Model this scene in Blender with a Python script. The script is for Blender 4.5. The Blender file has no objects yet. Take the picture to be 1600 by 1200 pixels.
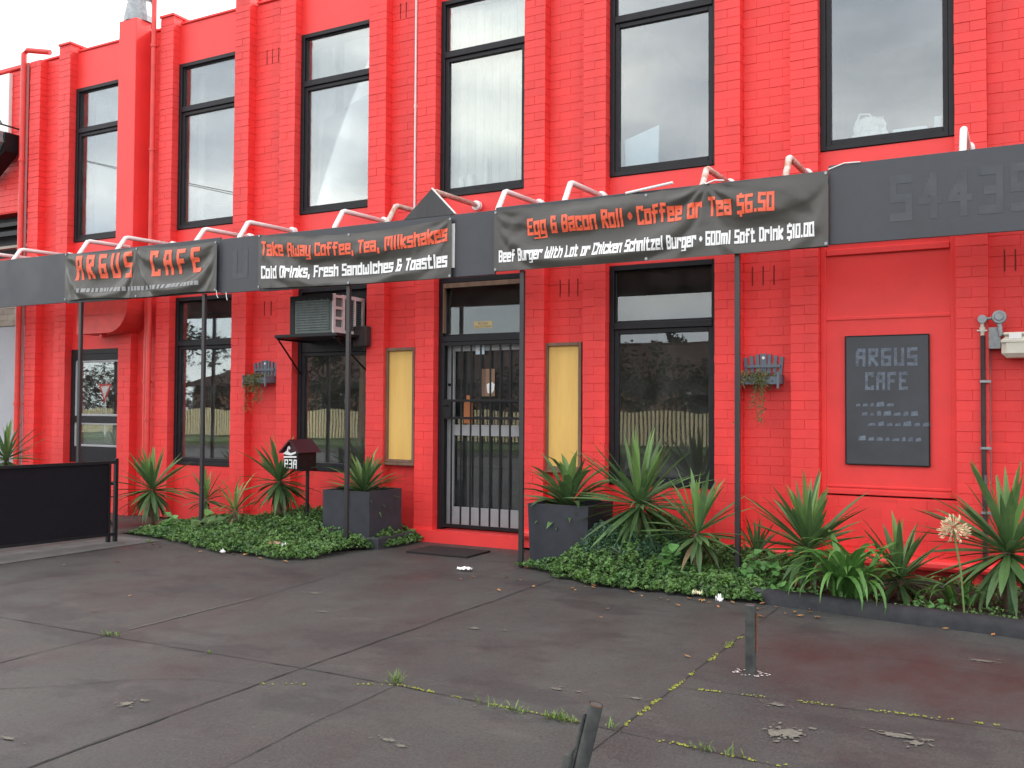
import bpy, math, random
from mathutils import Vector, Matrix, noise
R = math.radians
random.seed(7)
S = bpy.context.scene
COL = S.collection
# ------------------------------------------------------------------ camera
cd = bpy.data.cameras.new('camera'); cam = bpy.data.objects.new('camera', cd); COL.objects.link(cam)
cd.sensor_width = 36; cd.lens = 33.0622; cd.clip_end = 2000; cd.clip_start = .05
cr, cu, cf = ((0.879002,0.47678,0.006),(0.007969,-0.027272,0.999596),(-0.476751,0.8786,0.027771))
M = Matrix(((cr[0], cu[0], -cf[0], 0), (cr[1], cu[1], -cf[1], 0), (cr[2], cu[2], -cf[2], 0), (0, 0, 0, 1)))
M.translation = (0, -8.7, 1.45)
cam.matrix_world = M
S.camera = cam
# ------------------------------------------------------------------ world, sun, exposure
SUN_EL, SUN_ROT = R(40), R(20)
w = bpy.data.worlds.new("World"); S.world = w; w.use_nodes = True
nt = w.node_tree; nt.nodes.clear()
def wn(t, **k):
    n = nt.nodes.new(t)
    for a, b in k.items(): setattr(n, a, b)
    return n
sky = wn('ShaderNodeTexSky', sky_type='NISHITA', sun_disc=False, sun_elevation=SUN_EL, sun_rotation=SUN_ROT)
tc = wn('ShaderNodeTexCoord'); mp = wn('ShaderNodeMapping'); mp.inputs['Scale'].default_value = (1, 1, 3.2)
mp.inputs['Location'].default_value = (3.1, .4, 0.35)
nz = wn('ShaderNodeTexNoise'); nz.inputs['Scale'].default_value = 2.1; nz.inputs['Detail'].default_value = 9; nz.inputs['Roughness'].default_value = .52
rp = wn('ShaderNodeValToRGB'); rp.color_ramp.elements[0].position = .36; rp.color_ramp.elements[1].position = .56
rp.color_ramp.elements[0].color = (.5, .5, .5, 1); rp.color_ramp.elements[1].color = (1, 1, 1, 1)
nz2 = wn('ShaderNodeTexNoise'); nz2.inputs['Scale'].default_value = 3.3; nz2.inputs['Detail'].default_value = 6
rp2 = wn('ShaderNodeValToRGB'); rp2.color_ramp.elements[0].position = .35; rp2.color_ramp.elements[1].position = .7
rp2.color_ramp.elements[0].color = (15.5, 16.2, 17.2, 1); rp2.color_ramp.elements[1].color = (24, 23.5, 22, 1)
mx = wn('ShaderNodeMixRGB'); bg = wn('ShaderNodeBackground'); out = wn('ShaderNodeOutputWorld')
bg.inputs['Strength'].default_value = .1
L = nt.links.new
L(tc.outputs['Generated'], mp.inputs['Vector']); L(mp.outputs['Vector'], nz.inputs['Vector']); L(mp.outputs['Vector'], nz2.inputs['Vector'])
L(nz.outputs['Fac'], rp.inputs['Fac']); L(nz2.outputs['Fac'], rp2.inputs['Fac'])
L(rp.outputs['Color'], mx.inputs['Fac']); L(sky.outputs['Color'], mx.inputs['Color1']); L(rp2.outputs['Color'], mx.inputs['Color2'])
L(mx.outputs['Color'], bg.inputs['Color']); L(bg.outputs['Background'], out.inputs['Surface'])
sl = bpy.data.lights.new('sun', 'SUN'); sl.energy = 2.2; sl.angle = R(8); sl.color = (1, .95, .87)
so = bpy.data.objects.new('sun', sl); COL.objects.link(so)
sd = Vector((math.sin(SUN_ROT) * math.cos(SUN_EL), math.cos(SUN_ROT) * math.cos(SUN_EL), math.sin(SUN_EL)))
so.rotation_euler = sd.to_track_quat('Z', 'Y').to_euler(); so.location = (10, 30, 40)
S.view_settings.view_transform = 'Standard'; S.view_settings.look = 'None'
S.view_settings.exposure = 0.52; S.view_settings.gamma = 1
S.render.engine = 'CYCLES'

# ------------------------------------------------------------------ helpers
class MB:
    def __init__(s): s.v = []; s.f = []; s.t = []; s.sm = False
    def face(s, pts, tint=None):
        n = len(s.v); s.v += [tuple(p) for p in pts]; s.f.append(tuple(range(n, n + len(pts)))); s.t.append(random.random() if tint is None else tint)
    def grid(s, fn, nu, nv, tint=.5):
        n = len(s.v)
        for j in range(nv + 1):
            for i in range(nu + 1): s.v.append(tuple(fn(i / nu, j / nv)))
        for j in range(nv):
            for i in range(nu):
                a = n + j * (nu + 1) + i; s.f.append((a, a + 1, a + nu + 2, a + nu + 1)); s.t.append(tint)
    def box(s, x0, x1, y0, y1, z0, z1, tint=None, bev=0):
        t = random.random() if tint is None else tint
        n = len(s.v)
        if not bev:
            s.v += [(x0, y0, z0), (x1, y0, z0), (x1, y1, z0), (x0, y1, z0), (x0, y0, z1), (x1, y0, z1), (x1, y1, z1), (x0, y1, z1)]
            F = [(0, 3, 2, 1), (4, 5, 6, 7), (0, 1, 5, 4), (1, 2, 6, 5), (2, 3, 7, 6), (3, 0, 4, 7)]
            s.f += [tuple(n + k for k in f) for f in F]; s.t += [t] * 6; return
        b = min(bev, (x1 - x0) * .45, (y1 - y0) * .45, (z1 - z0) * .45)
        c = ((x0 + x1) / 2, (y0 + y1) / 2, (z0 + z1) / 2); h = ((x1 - x0) / 2, (y1 - y0) / 2, (z1 - z0) / 2)
        idx = {}
        for sx in (-1, 1):
            for sy in (-1, 1):
                for sz in (-1, 1):
                    sg = (sx, sy, sz)
                    for ax in range(3):
                        p = [c[k] + sg[k] * (h[k] - (0 if k == ax else b)) for k in range(3)]
                        idx[(sg, ax)] = len(s.v); s.v.append(tuple(p))
        def add(l, nrm):
            P = [Vector(s.v[i]) for i in l]; q = (P[1] - P[0]).cross(P[2] - P[0])
            if q.dot(Vector(nrm)) < 0: l = l[::-1]
            s.f.append(tuple(l)); s.t.append(t)
        for ax in range(3):
            a, bb = [k for k in range(3) if k != ax]
            for sg in (-1, 1):
                l = []
                for (p, q) in ((-1, -1), (1, -1), (1, 1), (-1, 1)):
                    k = [0, 0, 0]; k[ax] = sg; k[a] = p; k[bb] = q; l.append(idx[(tuple(k), ax)])
                nn = [0, 0, 0]; nn[ax] = sg; add(l, nn)
            for p in (-1, 1):
                for q in (-1, 1):
                    k1 = [0, 0, 0]; k1[a] = p; k1[bb] = q; k1[ax] = -1; k2 = list(k1); k2[ax] = 1
                    nn = [0, 0, 0]; nn[a] = p; nn[bb] = q
                    add([idx[(tuple(k1), a)], idx[(tuple(k2), a)], idx[(tuple(k2), bb)], idx[(tuple(k1), bb)]], nn)
        for sx in (-1, 1):
            for sy in (-1, 1):
                for sz in (-1, 1):
                    k = (sx, sy, sz); add([idx[(k, 0)], idx[(k, 1)], idx[(k, 2)]], k)
    def tube(s, pts, r, n=8, cap=True, tint=None):
        t0 = random.random() if tint is None else tint
        P = [Vector(p) for p in pts]; rr = r if isinstance(r, (list, tuple)) else [r] * len(P)
        rings = []
        up = None
        for i, p in enumerate(P):
            d = (P[min(i + 1, len(P) - 1)] - P[max(i - 1, 0)]).normalized()
            if up is None:
                up = Vector((0, 0, 1)) if abs(d.z) < .9 else Vector((1, 0, 0))
            a = d.cross(up).normalized(); b = a.cross(d).normalized(); up = b
            k = 1.0
            if 0 < i < len(P) - 1:
                c = (P[i] - P[i - 1]).normalized().dot((P[i + 1] - P[i]).normalized()); k = 1 / max(.5, math.sqrt((1 + c) / 2))
            st = len(s.v)
            for j in range(n):
                an = 2 * math.pi * j / n
                s.v.append(tuple(p + a * math.cos(an) * rr[i] + b * math.sin(an) * rr[i]))
            rings.append(st)
        for i in range(len(rings) - 1):
            for j in range(n):
                a, b = rings[i], rings[i + 1]; jj = (j + 1) % n
                s.f.append((a + j, a + jj, b + jj, b + j)); s.t.append(t0)
        if cap:
            s.f.append(tuple(rings[0] + j for j in range(n))[::-1]); s.t.append(t0)
            s.f.append(tuple(rings[-1] + j for j in range(n))); s.t.append(t0)
    def prism(s, prof, y0, y1, tint=.5):       # prof: list of (x,z), extruded along y
        n = len(s.v); k = len(prof)
        s.v += [(x, y0, z) for x, z in prof] + [(x, y1, z) for x, z in prof]
        s.f.append(tuple(range(n, n + k))); s.f.append(tuple(range(n + 2 * k - 1, n + k - 1, -1)))
        for i in range(k):
            j = (i + 1) % k; s.f.append((n + j, n + i, n + k + i, n + k + j))
        s.t += [tint] * (k + 2)
    def build(s, name, m, parent=None, smooth=False, loc=None):
        me = bpy.data.meshes.new(name)
        og = ORG.get(parent.name, Vector((0, 0, 0))) if parent is not None else Vector(loc or (0, 0, 0))
        vs = [(a - og[0], b - og[1], c - og[2]) for a, b, c in s.v]
        me.from_pydata(vs, [], s.f)
        me.materials.append(m)
        at = me.attributes.new('tint', 'FLOAT', 'FACE'); at.data.foreach_set('value', s.t)
        if smooth: me.polygons.foreach_set('use_smooth', [True] * len(me.polygons))
        me.update()
        o = bpy.data.objects.new(name, me); COL.objects.link(o)
        if parent is not None: o.parent = parent
        else: o.location = og
        ORG[o.name] = og
        return o
ORG = {}
def tag(o, label=None, cat=None, group=None, kind=None):
    if label: o['label'] = label
    if cat: o['category'] = cat
    if group: o['group'] = group
    if kind: o['kind'] = kind
    return o
def thing(name, loc, label, cat, group=None):
    o = bpy.data.objects.new(name, None); COL.objects.link(o); o.location = loc; o.empty_display_size = .1
    ORG[o.name] = Vector(loc)
    return tag(o, label, cat, group)
def copy_tree(o, parent=None):
    c = o.copy(); COL.objects.link(c)
    if parent is not None: c.parent = parent
    for ch in list(o.children): copy_tree(ch, c)
    return c

# ------------------------------------------------------------------ materials
def mat(name, col, rough=.6, var=.0, vscale=6, bump=0, bscale=60, tint=0, metal=0, spec=.5, col2=None, streak=False, rvar=0, detail=5, bdist=.004, transl=0):
    m = bpy.data.materials.new(name); m.use_nodes = True; t = m.node_tree; N = t.nodes; b = N['Principled BSDF']
    b.inputs['Roughness'].default_value = rough; b.inputs['Metallic'].default_value = metal
    b.inputs['Specular IOR Level'].default_value = spec
    c1 = (*col, 1); c2 = (*(col2 or [x * (1 - var) for x in col]), 1)
    tc = N.new('ShaderNodeTexCoord'); last = None
    vec = tc.outputs['Object']
    if streak:
        mpn = N.new('ShaderNodeMapping'); mpn.inputs['Scale'].default_value = (1, 1, .15); t.links.new(vec, mpn.inputs[0]); vec = mpn.outputs[0]
    rgb = N.new('ShaderNodeRGB'); rgb.outputs[0].default_value = c1; last = rgb.outputs[0]
    if var or col2:
        nz = N.new('ShaderNodeTexNoise'); nz.inputs['Scale'].default_value = vscale; nz.inputs['Detail'].default_value = detail; nz.inputs['Roughness'].default_value = .6
        t.links.new(vec, nz.inputs['Vector'])
        mr = N.new('ShaderNodeMapRange'); mr.inputs[1].default_value = .32; mr.inputs[2].default_value = .68; t.links.new(nz.outputs['Fac'], mr.inputs[0])
        mx = N.new('ShaderNodeMixRGB'); mx.inputs[1].default_value = c1; mx.inputs[2].default_value = c2; t.links.new(mr.outputs[0], mx.inputs[0]); last = mx.outputs[0]
        if rvar:
            m2 = N.new('ShaderNodeMapRange'); m2.inputs[1].default_value = .35; m2.inputs[2].default_value = .65; m2.inputs[3].default_value = rough - rvar; m2.inputs[4].default_value = rough + rvar
            t.links.new(nz.outputs['Fac'], m2.inputs[0]); t.links.new(m2.outputs[0], b.inputs['Roughness'])
    if tint:
        at = N.new('ShaderNodeAttribute'); at.attribute_name = 'tint'
        mr = N.new('ShaderNodeMapRange'); mr.inputs[3].default_value = 1 - tint; mr.inputs[4].default_value = 1 + tint; t.links.new(at.outputs['Fac'], mr.inputs[0])
        hs = N.new('ShaderNodeHueSaturation'); t.links.new(last, hs.inputs['Color']); t.links.new(mr.outputs[0], hs.inputs['Value']); last = hs.outputs[0]
    t.links.new(last, b.inputs['Base Color'])
    if bump:
        nb = N.new('ShaderNodeTexNoise'); nb.inputs['Scale'].default_value = bscale; nb.inputs['Detail'].default_value = 4
        t.links.new(tc.outputs['Object'], nb.inputs['Vector'])
        bp = N.new('ShaderNodeBump'); bp.inputs['Strength'].default_value = bump; bp.inputs['Distance'].default_value = bdist
        t.links.new(nb.outputs['Fac'], bp.inputs['Height']); t.links.new(bp.outputs[0], b.inputs['Normal'])
    if transl:
        tr = N.new('ShaderNodeBsdfTranslucent'); t.links.new(last, tr.inputs['Color']); ms = N.new('ShaderNodeMixShader'); ms.inputs[0].default_value = transl
        o = N['Material Output']; t.links.new(b.outputs[0], ms.inputs[1]); t.links.new(tr.outputs[0], ms.inputs[2]); t.links.new(ms.outputs[0], o.inputs['Surface'])
    return m
def glass_mat(name, refl=.1, tint=(.9, .93, .92), wav=.0006, bumpy=True):
    m = bpy.data.materials.new(name); m.use_nodes = True; t = m.node_tree; N = t.nodes; N.clear(); Lk = t.links.new
    tr = N.new('ShaderNodeBsdfTransparent'); tr.inputs[0].default_value = (*tint, 1)
    gl = N.new('ShaderNodeBsdfGlossy'); gl.inputs['Roughness'].default_value = .01; gl.inputs['Color'].default_value = (.96, .98, 1, 1)
    fr = N.new('ShaderNodeFresnel'); fr.inputs['IOR'].default_value = 1.5
    ad = N.new('ShaderNodeMath'); ad.operation = 'MULTIPLY_ADD'; ad.inputs[1].default_value = .8; ad.inputs[2].default_value = refl; ad.use_clamp = True
    Lk(fr.outputs[0], ad.inputs[0])
    tc = N.new('ShaderNodeTexCoord'); nb = N.new('ShaderNodeTexNoise'); nb.inputs['Scale'].default_value = 2.2; nb.inputs['Detail'].default_value = 1
    bp = N.new('ShaderNodeBump'); bp.inputs['Strength'].default_value = .5; bp.inputs['Distance'].default_value = wav * 1.2
    Lk(tc.outputs['Object'], nb.inputs['Vector']); Lk(nb.outputs['Fac'], bp.inputs['Height']); bumpy and Lk(bp.outputs[0], gl.inputs['Normal'])
    ms = N.new('ShaderNodeMixShader'); o = N.new('ShaderNodeOutputMaterial')
    Lk(ad.outputs[0], ms.inputs[0]); Lk(tr.outputs[0], ms.inputs[1]); Lk(gl.outputs[0], ms.inputs[2])
    df = N.new('ShaderNodeBsdfDiffuse'); df.inputs[0].default_value = (.5, .5, .48, 1)          # dust film
    nd = N.new('ShaderNodeTexNoise'); nd.inputs['Scale'].default_value = 5; nd.inputs['Detail'].default_value = 6; Lk(tc.outputs['Object'], nd.inputs['Vector'])
    md = N.new('ShaderNodeMapRange'); md.inputs[1].default_value = .4; md.inputs[2].default_value = .8; md.inputs[3].default_value = .012; md.inputs[4].default_value = .05; Lk(nd.outputs['Fac'], md.inputs[0])
    m3 = N.new('ShaderNodeMixShader'); Lk(md.outputs[0], m3.inputs[0]); Lk(ms.outputs[0], m3.inputs[1]); Lk(df.outputs[0], m3.inputs[2])
    Lk(m3.outputs[0], o.inputs['Surface'])
    return m
RED = (.87, .046, .044)
m_red = mat('red_painted_brick', RED, .55, var=.2, vscale=2.6, streak=True, bump=.5, bscale=55, tint=.05, bdist=.003)
m_redjoint = mat('red_mortar_joint', (.78, .042, .04), .8, var=.3, vscale=9)
m_redrender = mat('red_painted_render', (.87, .047, .045), .5, var=.12, vscale=3, bump=.3, bscale=22, bdist=.003)
m_redpipe = mat('red_painted_metal', (.76, .055, .048), .4, var=.2, vscale=7, bump=.1)
m_strip = mat('peeling_strip', (.5, .1, .1), .8, col2=(.2, .15, .15), vscale=18)
m_black = mat('black_window_paint', (.016, .0155, .02), .5, spec=.3, var=.35, vscale=8, bump=.25, bscale=40)
m_blackmetal = mat('black_metal', (.011, .0105, .013), .45, spec=.3, var=.4, vscale=9, bump=.15)
m_post = mat('dark_post_paint', (.016, .015, .017), .4, col2=(.04, .039, .042), vscale=5, streak=True)
m_board = mat('dark_sign_board', (.032, .034, .042), .5, col2=(.058, .062, .074), vscale=2.3, bump=.15, bscale=20, rvar=.12)
m_ghost = mat('ghost_letter', (.074, .078, .09), .6, col2=(.05, .054, .064), vscale=6)
m_white = mat('white_pipe_paint', (.82, .8, .8), .35, var=.08, vscale=8)
m_rustpipe = mat('white_rusty_pipe', (.78, .74, .72), .45, col2=(.42, .2, .12), vscale=13)
m_banner = mat('vinyl_banner', (.064, .059, .053), .32, var=.12, vscale=2, bump=.2, bscale=30)
m_orange = mat('banner_orange_print', (.88, .13, .06), .45, var=.1)
m_wtext = mat('banner_white_print', (.8, .8, .8), .45)
m_greytext = mat('faded_grey_print', (.3, .3, .31), .5)
m_glass = glass_mat('window_glass', .035)
m_glassup = glass_mat('upper_window_glass', .1, bumpy=False)
m_room = mat('dim_room', (.42, .41, .39), .9, var=.1, vscale=2)
m_darkroom = mat('dark_room', (.1, .095, .09), .9, var=.2, vscale=2)
m_blind = mat('vertical_blind_fabric', (.85, .85, .78), .8, tint=.08, transl=.15)
m_galv = mat('galvanised_metal', (.34, .36, .38), .45, var=.35, vscale=18, metal=.6)
m_alu = mat('grey_aluminium', (.4, .4, .42), .4, var=.15, vscale=9, metal=.1)
m_yellow = mat('stained_yellow_panel', (.87, .57, .17), .55, col2=(.62, .36, .09), vscale=2.2, streak=True, detail=7)
m_timber = mat('weathered_brown_timber', (.14, .075, .05), .65, col2=(.22, .13, .09), vscale=14, bump=.3, streak=True)
m_planter = mat('slate_planter_paint', (.036, .039, .05), .7, var=.3, vscale=7, bump=.3, bscale=40)
m_vent = mat('vent_slot_shadow_red', (.16, .012, .012), .9)
m_soil = mat('dark_soil', (.035, .025, .018), .95, var=.5, vscale=12, bump=.9, bscale=30, bdist=.03)
m_yucca = mat('yucca_leaf', (.115, .2, .07), .45, col2=(.055, .12, .045), vscale=4, tint=.35, transl=.2)
m_yuccay = mat('young_yucca_leaf', (.17, .31, .09), .42, tint=.25, transl=.25)
m_dryleaf = mat('dry_leaf', (.33, .24, .13), .8, tint=.3, transl=.2)
m_agap = mat('agapanthus_leaf', (.09, .22, .05), .38, tint=.3, transl=.25)
m_ivy = mat('ground_cover_leaf', (.10, .19, .042), .5, col2=(.045, .11, .03), vscale=5, tint=.6, transl=.2)
m_blueleaf = mat('blue_green_leaf', (.05, .12, .065), .55, tint=.45, transl=.2)
m_trail = mat('trailing_leaf', (.09, .12, .035), .6, tint=.4, col2=(.14, .09, .04), vscale=20)
m_bark = mat('yucca_trunk', (.2, .14, .09), .85, col2=(.1, .07, .05), vscale=30, bump=.8, bscale=60, bdist=.01)
m_seed = mat('dry_flower', (.62, .48, .3), .8, tint=.3)
m_stem = mat('green_stem', (.12, .2, .06), .6)
m_maroon = mat('maroon_roof_paint', (.05, .008, .014), .4)
m_gas = mat('meter_beige', (.62, .58, .5), .5, var=.12, vscale=8)
m_rust = mat('rust', (.2, .08, .04), .85, var=.4, vscale=25)
m_brownpipe = mat('peeling_brown_pipe', (.05, .03, .032), .7, var=.5, vscale=9, detail=8)
m_wood_grey = mat('blue_grey_wood', (.14, .17, .21), .7, var=.2, vscale=20)
m_cream = mat('cream_fence_paint', (.72, .62, .38), .7, tint=.06)
m_grass = mat('lawn_grass', (.08, .13, .035), .9, var=.4, vscale=.8, bump=.6, bscale=30, bdist=.03)
m_hedge = mat('hedge_leaf', (.022, .034, .014), .95, tint=.5, spec=.1)
m_tile = mat('roof_tile', (.075, .042, .034), .9, var=.4, vscale=2, spec=.2)
m_hbrick = mat('house_brick', (.3, .17, .12), .85, var=.3, vscale=6)
m_paper = mat('white_paper', (.85, .85, .85), .7)
m_bluewhite = mat('pale_blue_card', (.62, .76, .86), .6)
m_litter = mat('orange_wrapper', (.8, .16, .03), .4, col2=(.8, .7, .6), vscale=14)
m_mauve = mat('grey_wall_paint', (.42, .42, .46), .7, var=.1, vscale=3, bump=.3, bscale=25)
m_beige = mat('beige_block', (.42, .35, .3), .8, var=.2, vscale=5, tint=.12)
m_acwhite = mat('aged_pinkish_plastic', (.62, .55, .56), .5, var=.1)
m_acgreen = mat('dull_green_metal', (.13, .16, .155), .5, var=.3, vscale=12)
m_mesh = mat('black_shade_cloth', (.011, .009, .013), .9, spec=.15, var=.2, vscale=20, bump=.5, bscale=400, bdist=.002)
m_conc = mat('pale_concrete', (.12, .115, .112), .85, col2=(.075, .072, .072), vscale=5, bump=.4)
m_moss = mat('yellow_green_moss', (.2, .21, .03), .9, tint=.4)
m_weed = mat('bright_weed', (.14, .22, .05), .6, tint=.35, transl=.2)
m_wear = mat('worn_concrete_patch', (.17, .155, .125), .85, col2=(.11, .105, .09), vscale=30)
m_crack = mat('dark_joint_filler', (.014, .013, .013), .95, col2=(.05, .046, .045), vscale=12)
m_rubber = mat('rubber_mat', (.012, .009, .01), .8, bump=1, bscale=150, bdist=.006)
m_sticker = mat('yellow_sticker', (.85, .55, .04), .5)
m_inktext = mat('dark_print', (.05, .02, .01), .6)
m_whitepl = mat('white_plastic', (.8, .8, .78), .4)

def asphalt():
    m = bpy.data.materials.new('sealed_dark_asphalt'); m.use_nodes = True; t = m.node_tree; N = t.nodes; Lk = t.links.new; b = N['Principled BSDF']
    tc = N.new('ShaderNodeTexCoord')
    def nz(s, d=6, r=.6, sc=None):
        n = N.new('ShaderNodeTexNoise'); n.inputs['Scale'].default_value = s; n.inputs['Detail'].default_value = d; n.inputs['Roughness'].default_value = r
        if sc:
            mp = N.new('ShaderNodeMapping'); mp.inputs['Scale'].default_value = sc; Lk(tc.outputs['Object'], mp.inputs[0]); Lk(mp.outputs[0], n.inputs['Vector'])
        else: Lk(tc.outputs['Object'], n.inputs['Vector'])
        return n.outputs['Fac']
    def mr(i, a, bb, c, d):
        n = N.new('ShaderNodeMapRange'); n.inputs[1].default_value = a; n.inputs[2].default_value = bb; n.inputs[3].default_value = c; n.inputs[4].default_value = d; Lk(i, n.inputs[0]); return n.outputs[0]
    def mix(f, c1, c2, mode='MIX'):
        n = N.new('ShaderNodeMixRGB'); n.blend_type = mode; Lk(f, n.inputs[0])
        for k, c in ((1, c1), (2, c2)):
            if isinstance(c, tuple): n.inputs[k].default_value = (*c, 1)
            else: Lk(c, n.inputs[k])
        return n.outputs[0]
    big = nz(.55, 5, .62); mid = nz(2.1, 6, .65, (1, .55, 1)); fine = nz(75, 4, .8); sp = nz(30, 3, .75)
    c = mix(mr(big, .35, .65, 0, 1), (.031, .032, .032), (.058, .059, .053))
    c = mix(mr(mid, .45, .75, 0, .55), c, (.028, .023, .029))
    c = mix(mr(nz(1.3, 4, .5, (.7, 1, 1)), .58, .72, 0, .5), c, (.056, .042, .04))
    c = mix(mr(fine, .42, .62, 0, .6), c, (.09, .088, .084)); c = mix(mr(nz(42, 3, .7), .56, .66, 0, .5), c, (.02, .019, .02))
    c = mix(mr(nz(.9, 7, .7, (1, 1.6, 1)), .52, .6, 0, .45), c, (.024, .021, .025)); c = mix(mr(nz(3.3, 8, .75, (.5, 1, 1)), .57, .68, 0, .4), c, (.1, .096, .085))
    c = mix(mr(sp, .66, .72, 0, .5), c, (.17, .165, .15))
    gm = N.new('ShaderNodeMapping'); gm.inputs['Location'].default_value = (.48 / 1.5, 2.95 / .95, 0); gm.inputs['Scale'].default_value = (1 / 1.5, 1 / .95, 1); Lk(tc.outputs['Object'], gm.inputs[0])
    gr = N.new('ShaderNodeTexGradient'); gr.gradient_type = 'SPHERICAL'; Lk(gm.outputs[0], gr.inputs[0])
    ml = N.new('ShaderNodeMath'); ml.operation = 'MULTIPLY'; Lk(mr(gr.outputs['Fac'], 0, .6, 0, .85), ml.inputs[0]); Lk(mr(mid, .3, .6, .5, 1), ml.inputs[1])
    c = mix(ml.outputs[0], c, (.05, .024, .023))  # soft reddish patch: reflection of the red wall painted into the ground colour
    Lk(c, b.inputs['Base Color'])
    Lk(mr(mid, .35, .7, .72, .42), b.inputs['Roughness'])
    b.inputs['Specular IOR Level'].default_value = .4
    bp = N.new('ShaderNodeBump'); bp.inputs['Strength'].default_value = .5; bp.inputs['Distance'].default_value = .004; Lk(fine, bp.inputs['Height'])
    b2 = N.new('ShaderNodeBump'); b2.inputs['Strength'].default_value = .4; b2.inputs['Distance'].default_value = .02; Lk(mid, b2.inputs['Height']); Lk(bp.outputs[0], b2.inputs['Normal'])
    Lk(b2.outputs[0], b.inputs['Normal'])
    return m
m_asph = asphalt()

# ------------------------------------------------------------------ setting: ground
def sheet(name, x0, x1, y0, y1, z, m, th=None):
    b = MB()
    if th: b.box(x0, x1, y0, y1, z - th, z, .5)
    else: b.face([(x0, y0, z), (x1, y0, z), (x1, y1, z), (x0, y1, z)], .5)
    return tag(b.build(name, m), kind='structure')
b = MB(); b.face([(-500, -600, -.12), (500, -600, -.12), (500, 400, -.12), (-500, 400, -.12)], .5)
tag(b.build('ground', m_grass), kind='structure')
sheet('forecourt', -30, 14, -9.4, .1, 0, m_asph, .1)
sheet('footpath', -60, 40, -11.2, -9.404, .0, m_conc, .1)
sheet('road', -80, 60, -17.6, -11.4, -.09, m_asph, .02)
sheet('road_kerb', -60, 40, -11.396, -11.204, .02, m_conc, .13)
sheet('far_kerb', -80, 60, -17.8, -17.604, .03, m_conc, .14)
sheet('verge', -80, 60, -60, -17.804, .16, m_grass, .25)
sheet('concrete_strip', -8.95, -8.28, -6.2, -1.45, .004, m_conc)
# garden bed soil
b = MB(); b.face([(-9.2, .08, .02), (-9.2, -1.3, .02), (-8.2, -1.2, .02), (-7, -1.42, .02), (-6.2, -1.3, .02), (-5.95, -.8, .02), (-5.85, -.1, .02), (-5.85, .08, .02)], .5)
b.face([(-4.15, .08, .02), (-4.1, -.75, .02), (-3.6, -1.05, .02), (-2.84, -1.32, .02), (-1.8, -1.38, .02), (0, -1.66, .02), (4, -2.2, .02), (4, .08, .02)], .5)
tag(b.build('garden_bed', m_soil), kind='structure')

def joint(path, wd, seed, jit=.012):
    random.seed(seed); mb = jb
    P = []
    for (x0, y0), (x1, y1) in zip(path[:-1], path[1:]):
        n = max(2, int(math.hypot(x1 - x0, y1 - y0) / .09))
        for i in range(n): P.append((x0 + (x1 - x0) * i / n, y0 + (y1 - y0) * i / n))
    P.append(path[-1]); prev = None
    for i, (x, y) in enumerate(P):
        q = P[min(i + 1, len(P) - 1)]; p = P[max(0, i - 1)]; dx, dy = q[0] - p[0], q[1] - p[1]; l = math.hypot(dx, dy) or 1
        o = jit * (noise.noise(Vector((x * 3, y * 3, seed))) ); ww = wd * .8 * (.2 + 1.5 * abs(noise.noise(Vector((x * 7, y * 7, seed + 3)))) + .3 * random.random())
        nx, ny = -dy / l, dx / l
        cur = ((x + nx * (o + ww / 2), y + ny * (o + ww / 2), .004), (x + nx * (o - ww / 2), y + ny * (o - ww / 2), .004))
        if prev: mb.face([prev[0], prev[1], cur[1], cur[0]], .5)
        prev = cur
jb = MB()
joint([(-5.06, -6.3), (-5.13, -4.6), (-5.17, -3.2), (-5.3, -2.1)], .012, 1)
joint([(-3.51, -7.2), (-3.55, -4.6), (-3.54, -1.4)], .022, 2)
joint([(-2.75, -7), (-2.89, -5.2), (-2.9, -4.6)], .010, 3)
joint([(-1.64, -6.5), (-1.625, -4.7), (-1.6, -1.6)], .013, 4)
joint([(-9, -4.64), (-5.1, -4.64), (-3.55, -4.6), (-2.9, -4.6)], .014, 5)
joint([(-2.9, -4.6), (-1.62, -4.69), (-.9, -4.76), (1.5, -4.9)], .013, 6)
joint([(-1.6, -3.9), (-.6, -3.82), (1.5, -3.7)], .010, 7)
joint([(-8.3, -1.6), (-8.28, -4)], .010, 8)
joint([(-4.9, -5.9), (-4.0, -5.1), (-3.55, -4.95)], .006, 9, .05)
joint([(-2.5, -2.6), (-1.7, -2.9), (-.6, -2.7), (1, -2.9)], .005, 10, .08)
tag(jb.build('pavement_joints', m_crack), kind='structure')
def blob(mb, x, y, rx, ry, seed, z=.004, n=26):
    pts = []
    for i in range(n):
        a = 2 * math.pi * i / n; k = .65 + .7 * abs(noise.noise(Vector((math.cos(a) * 2.2, math.sin(a) * 2.2, seed)))) + random.uniform(-.1, .1)
        pts.append((x + math.cos(a) * rx * k, y + math.sin(a) * ry * k, z))
    zz = z + random.uniform(0, .0025)
    for i in range(n): mb.face([(x, y, zz), (pts[i][0], pts[i][1], zz), (pts[(i + 1) % n][0], pts[(i + 1) % n][1], zz)], .5)
random.seed(3)
wb = MB(); wb2 = MB()
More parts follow.
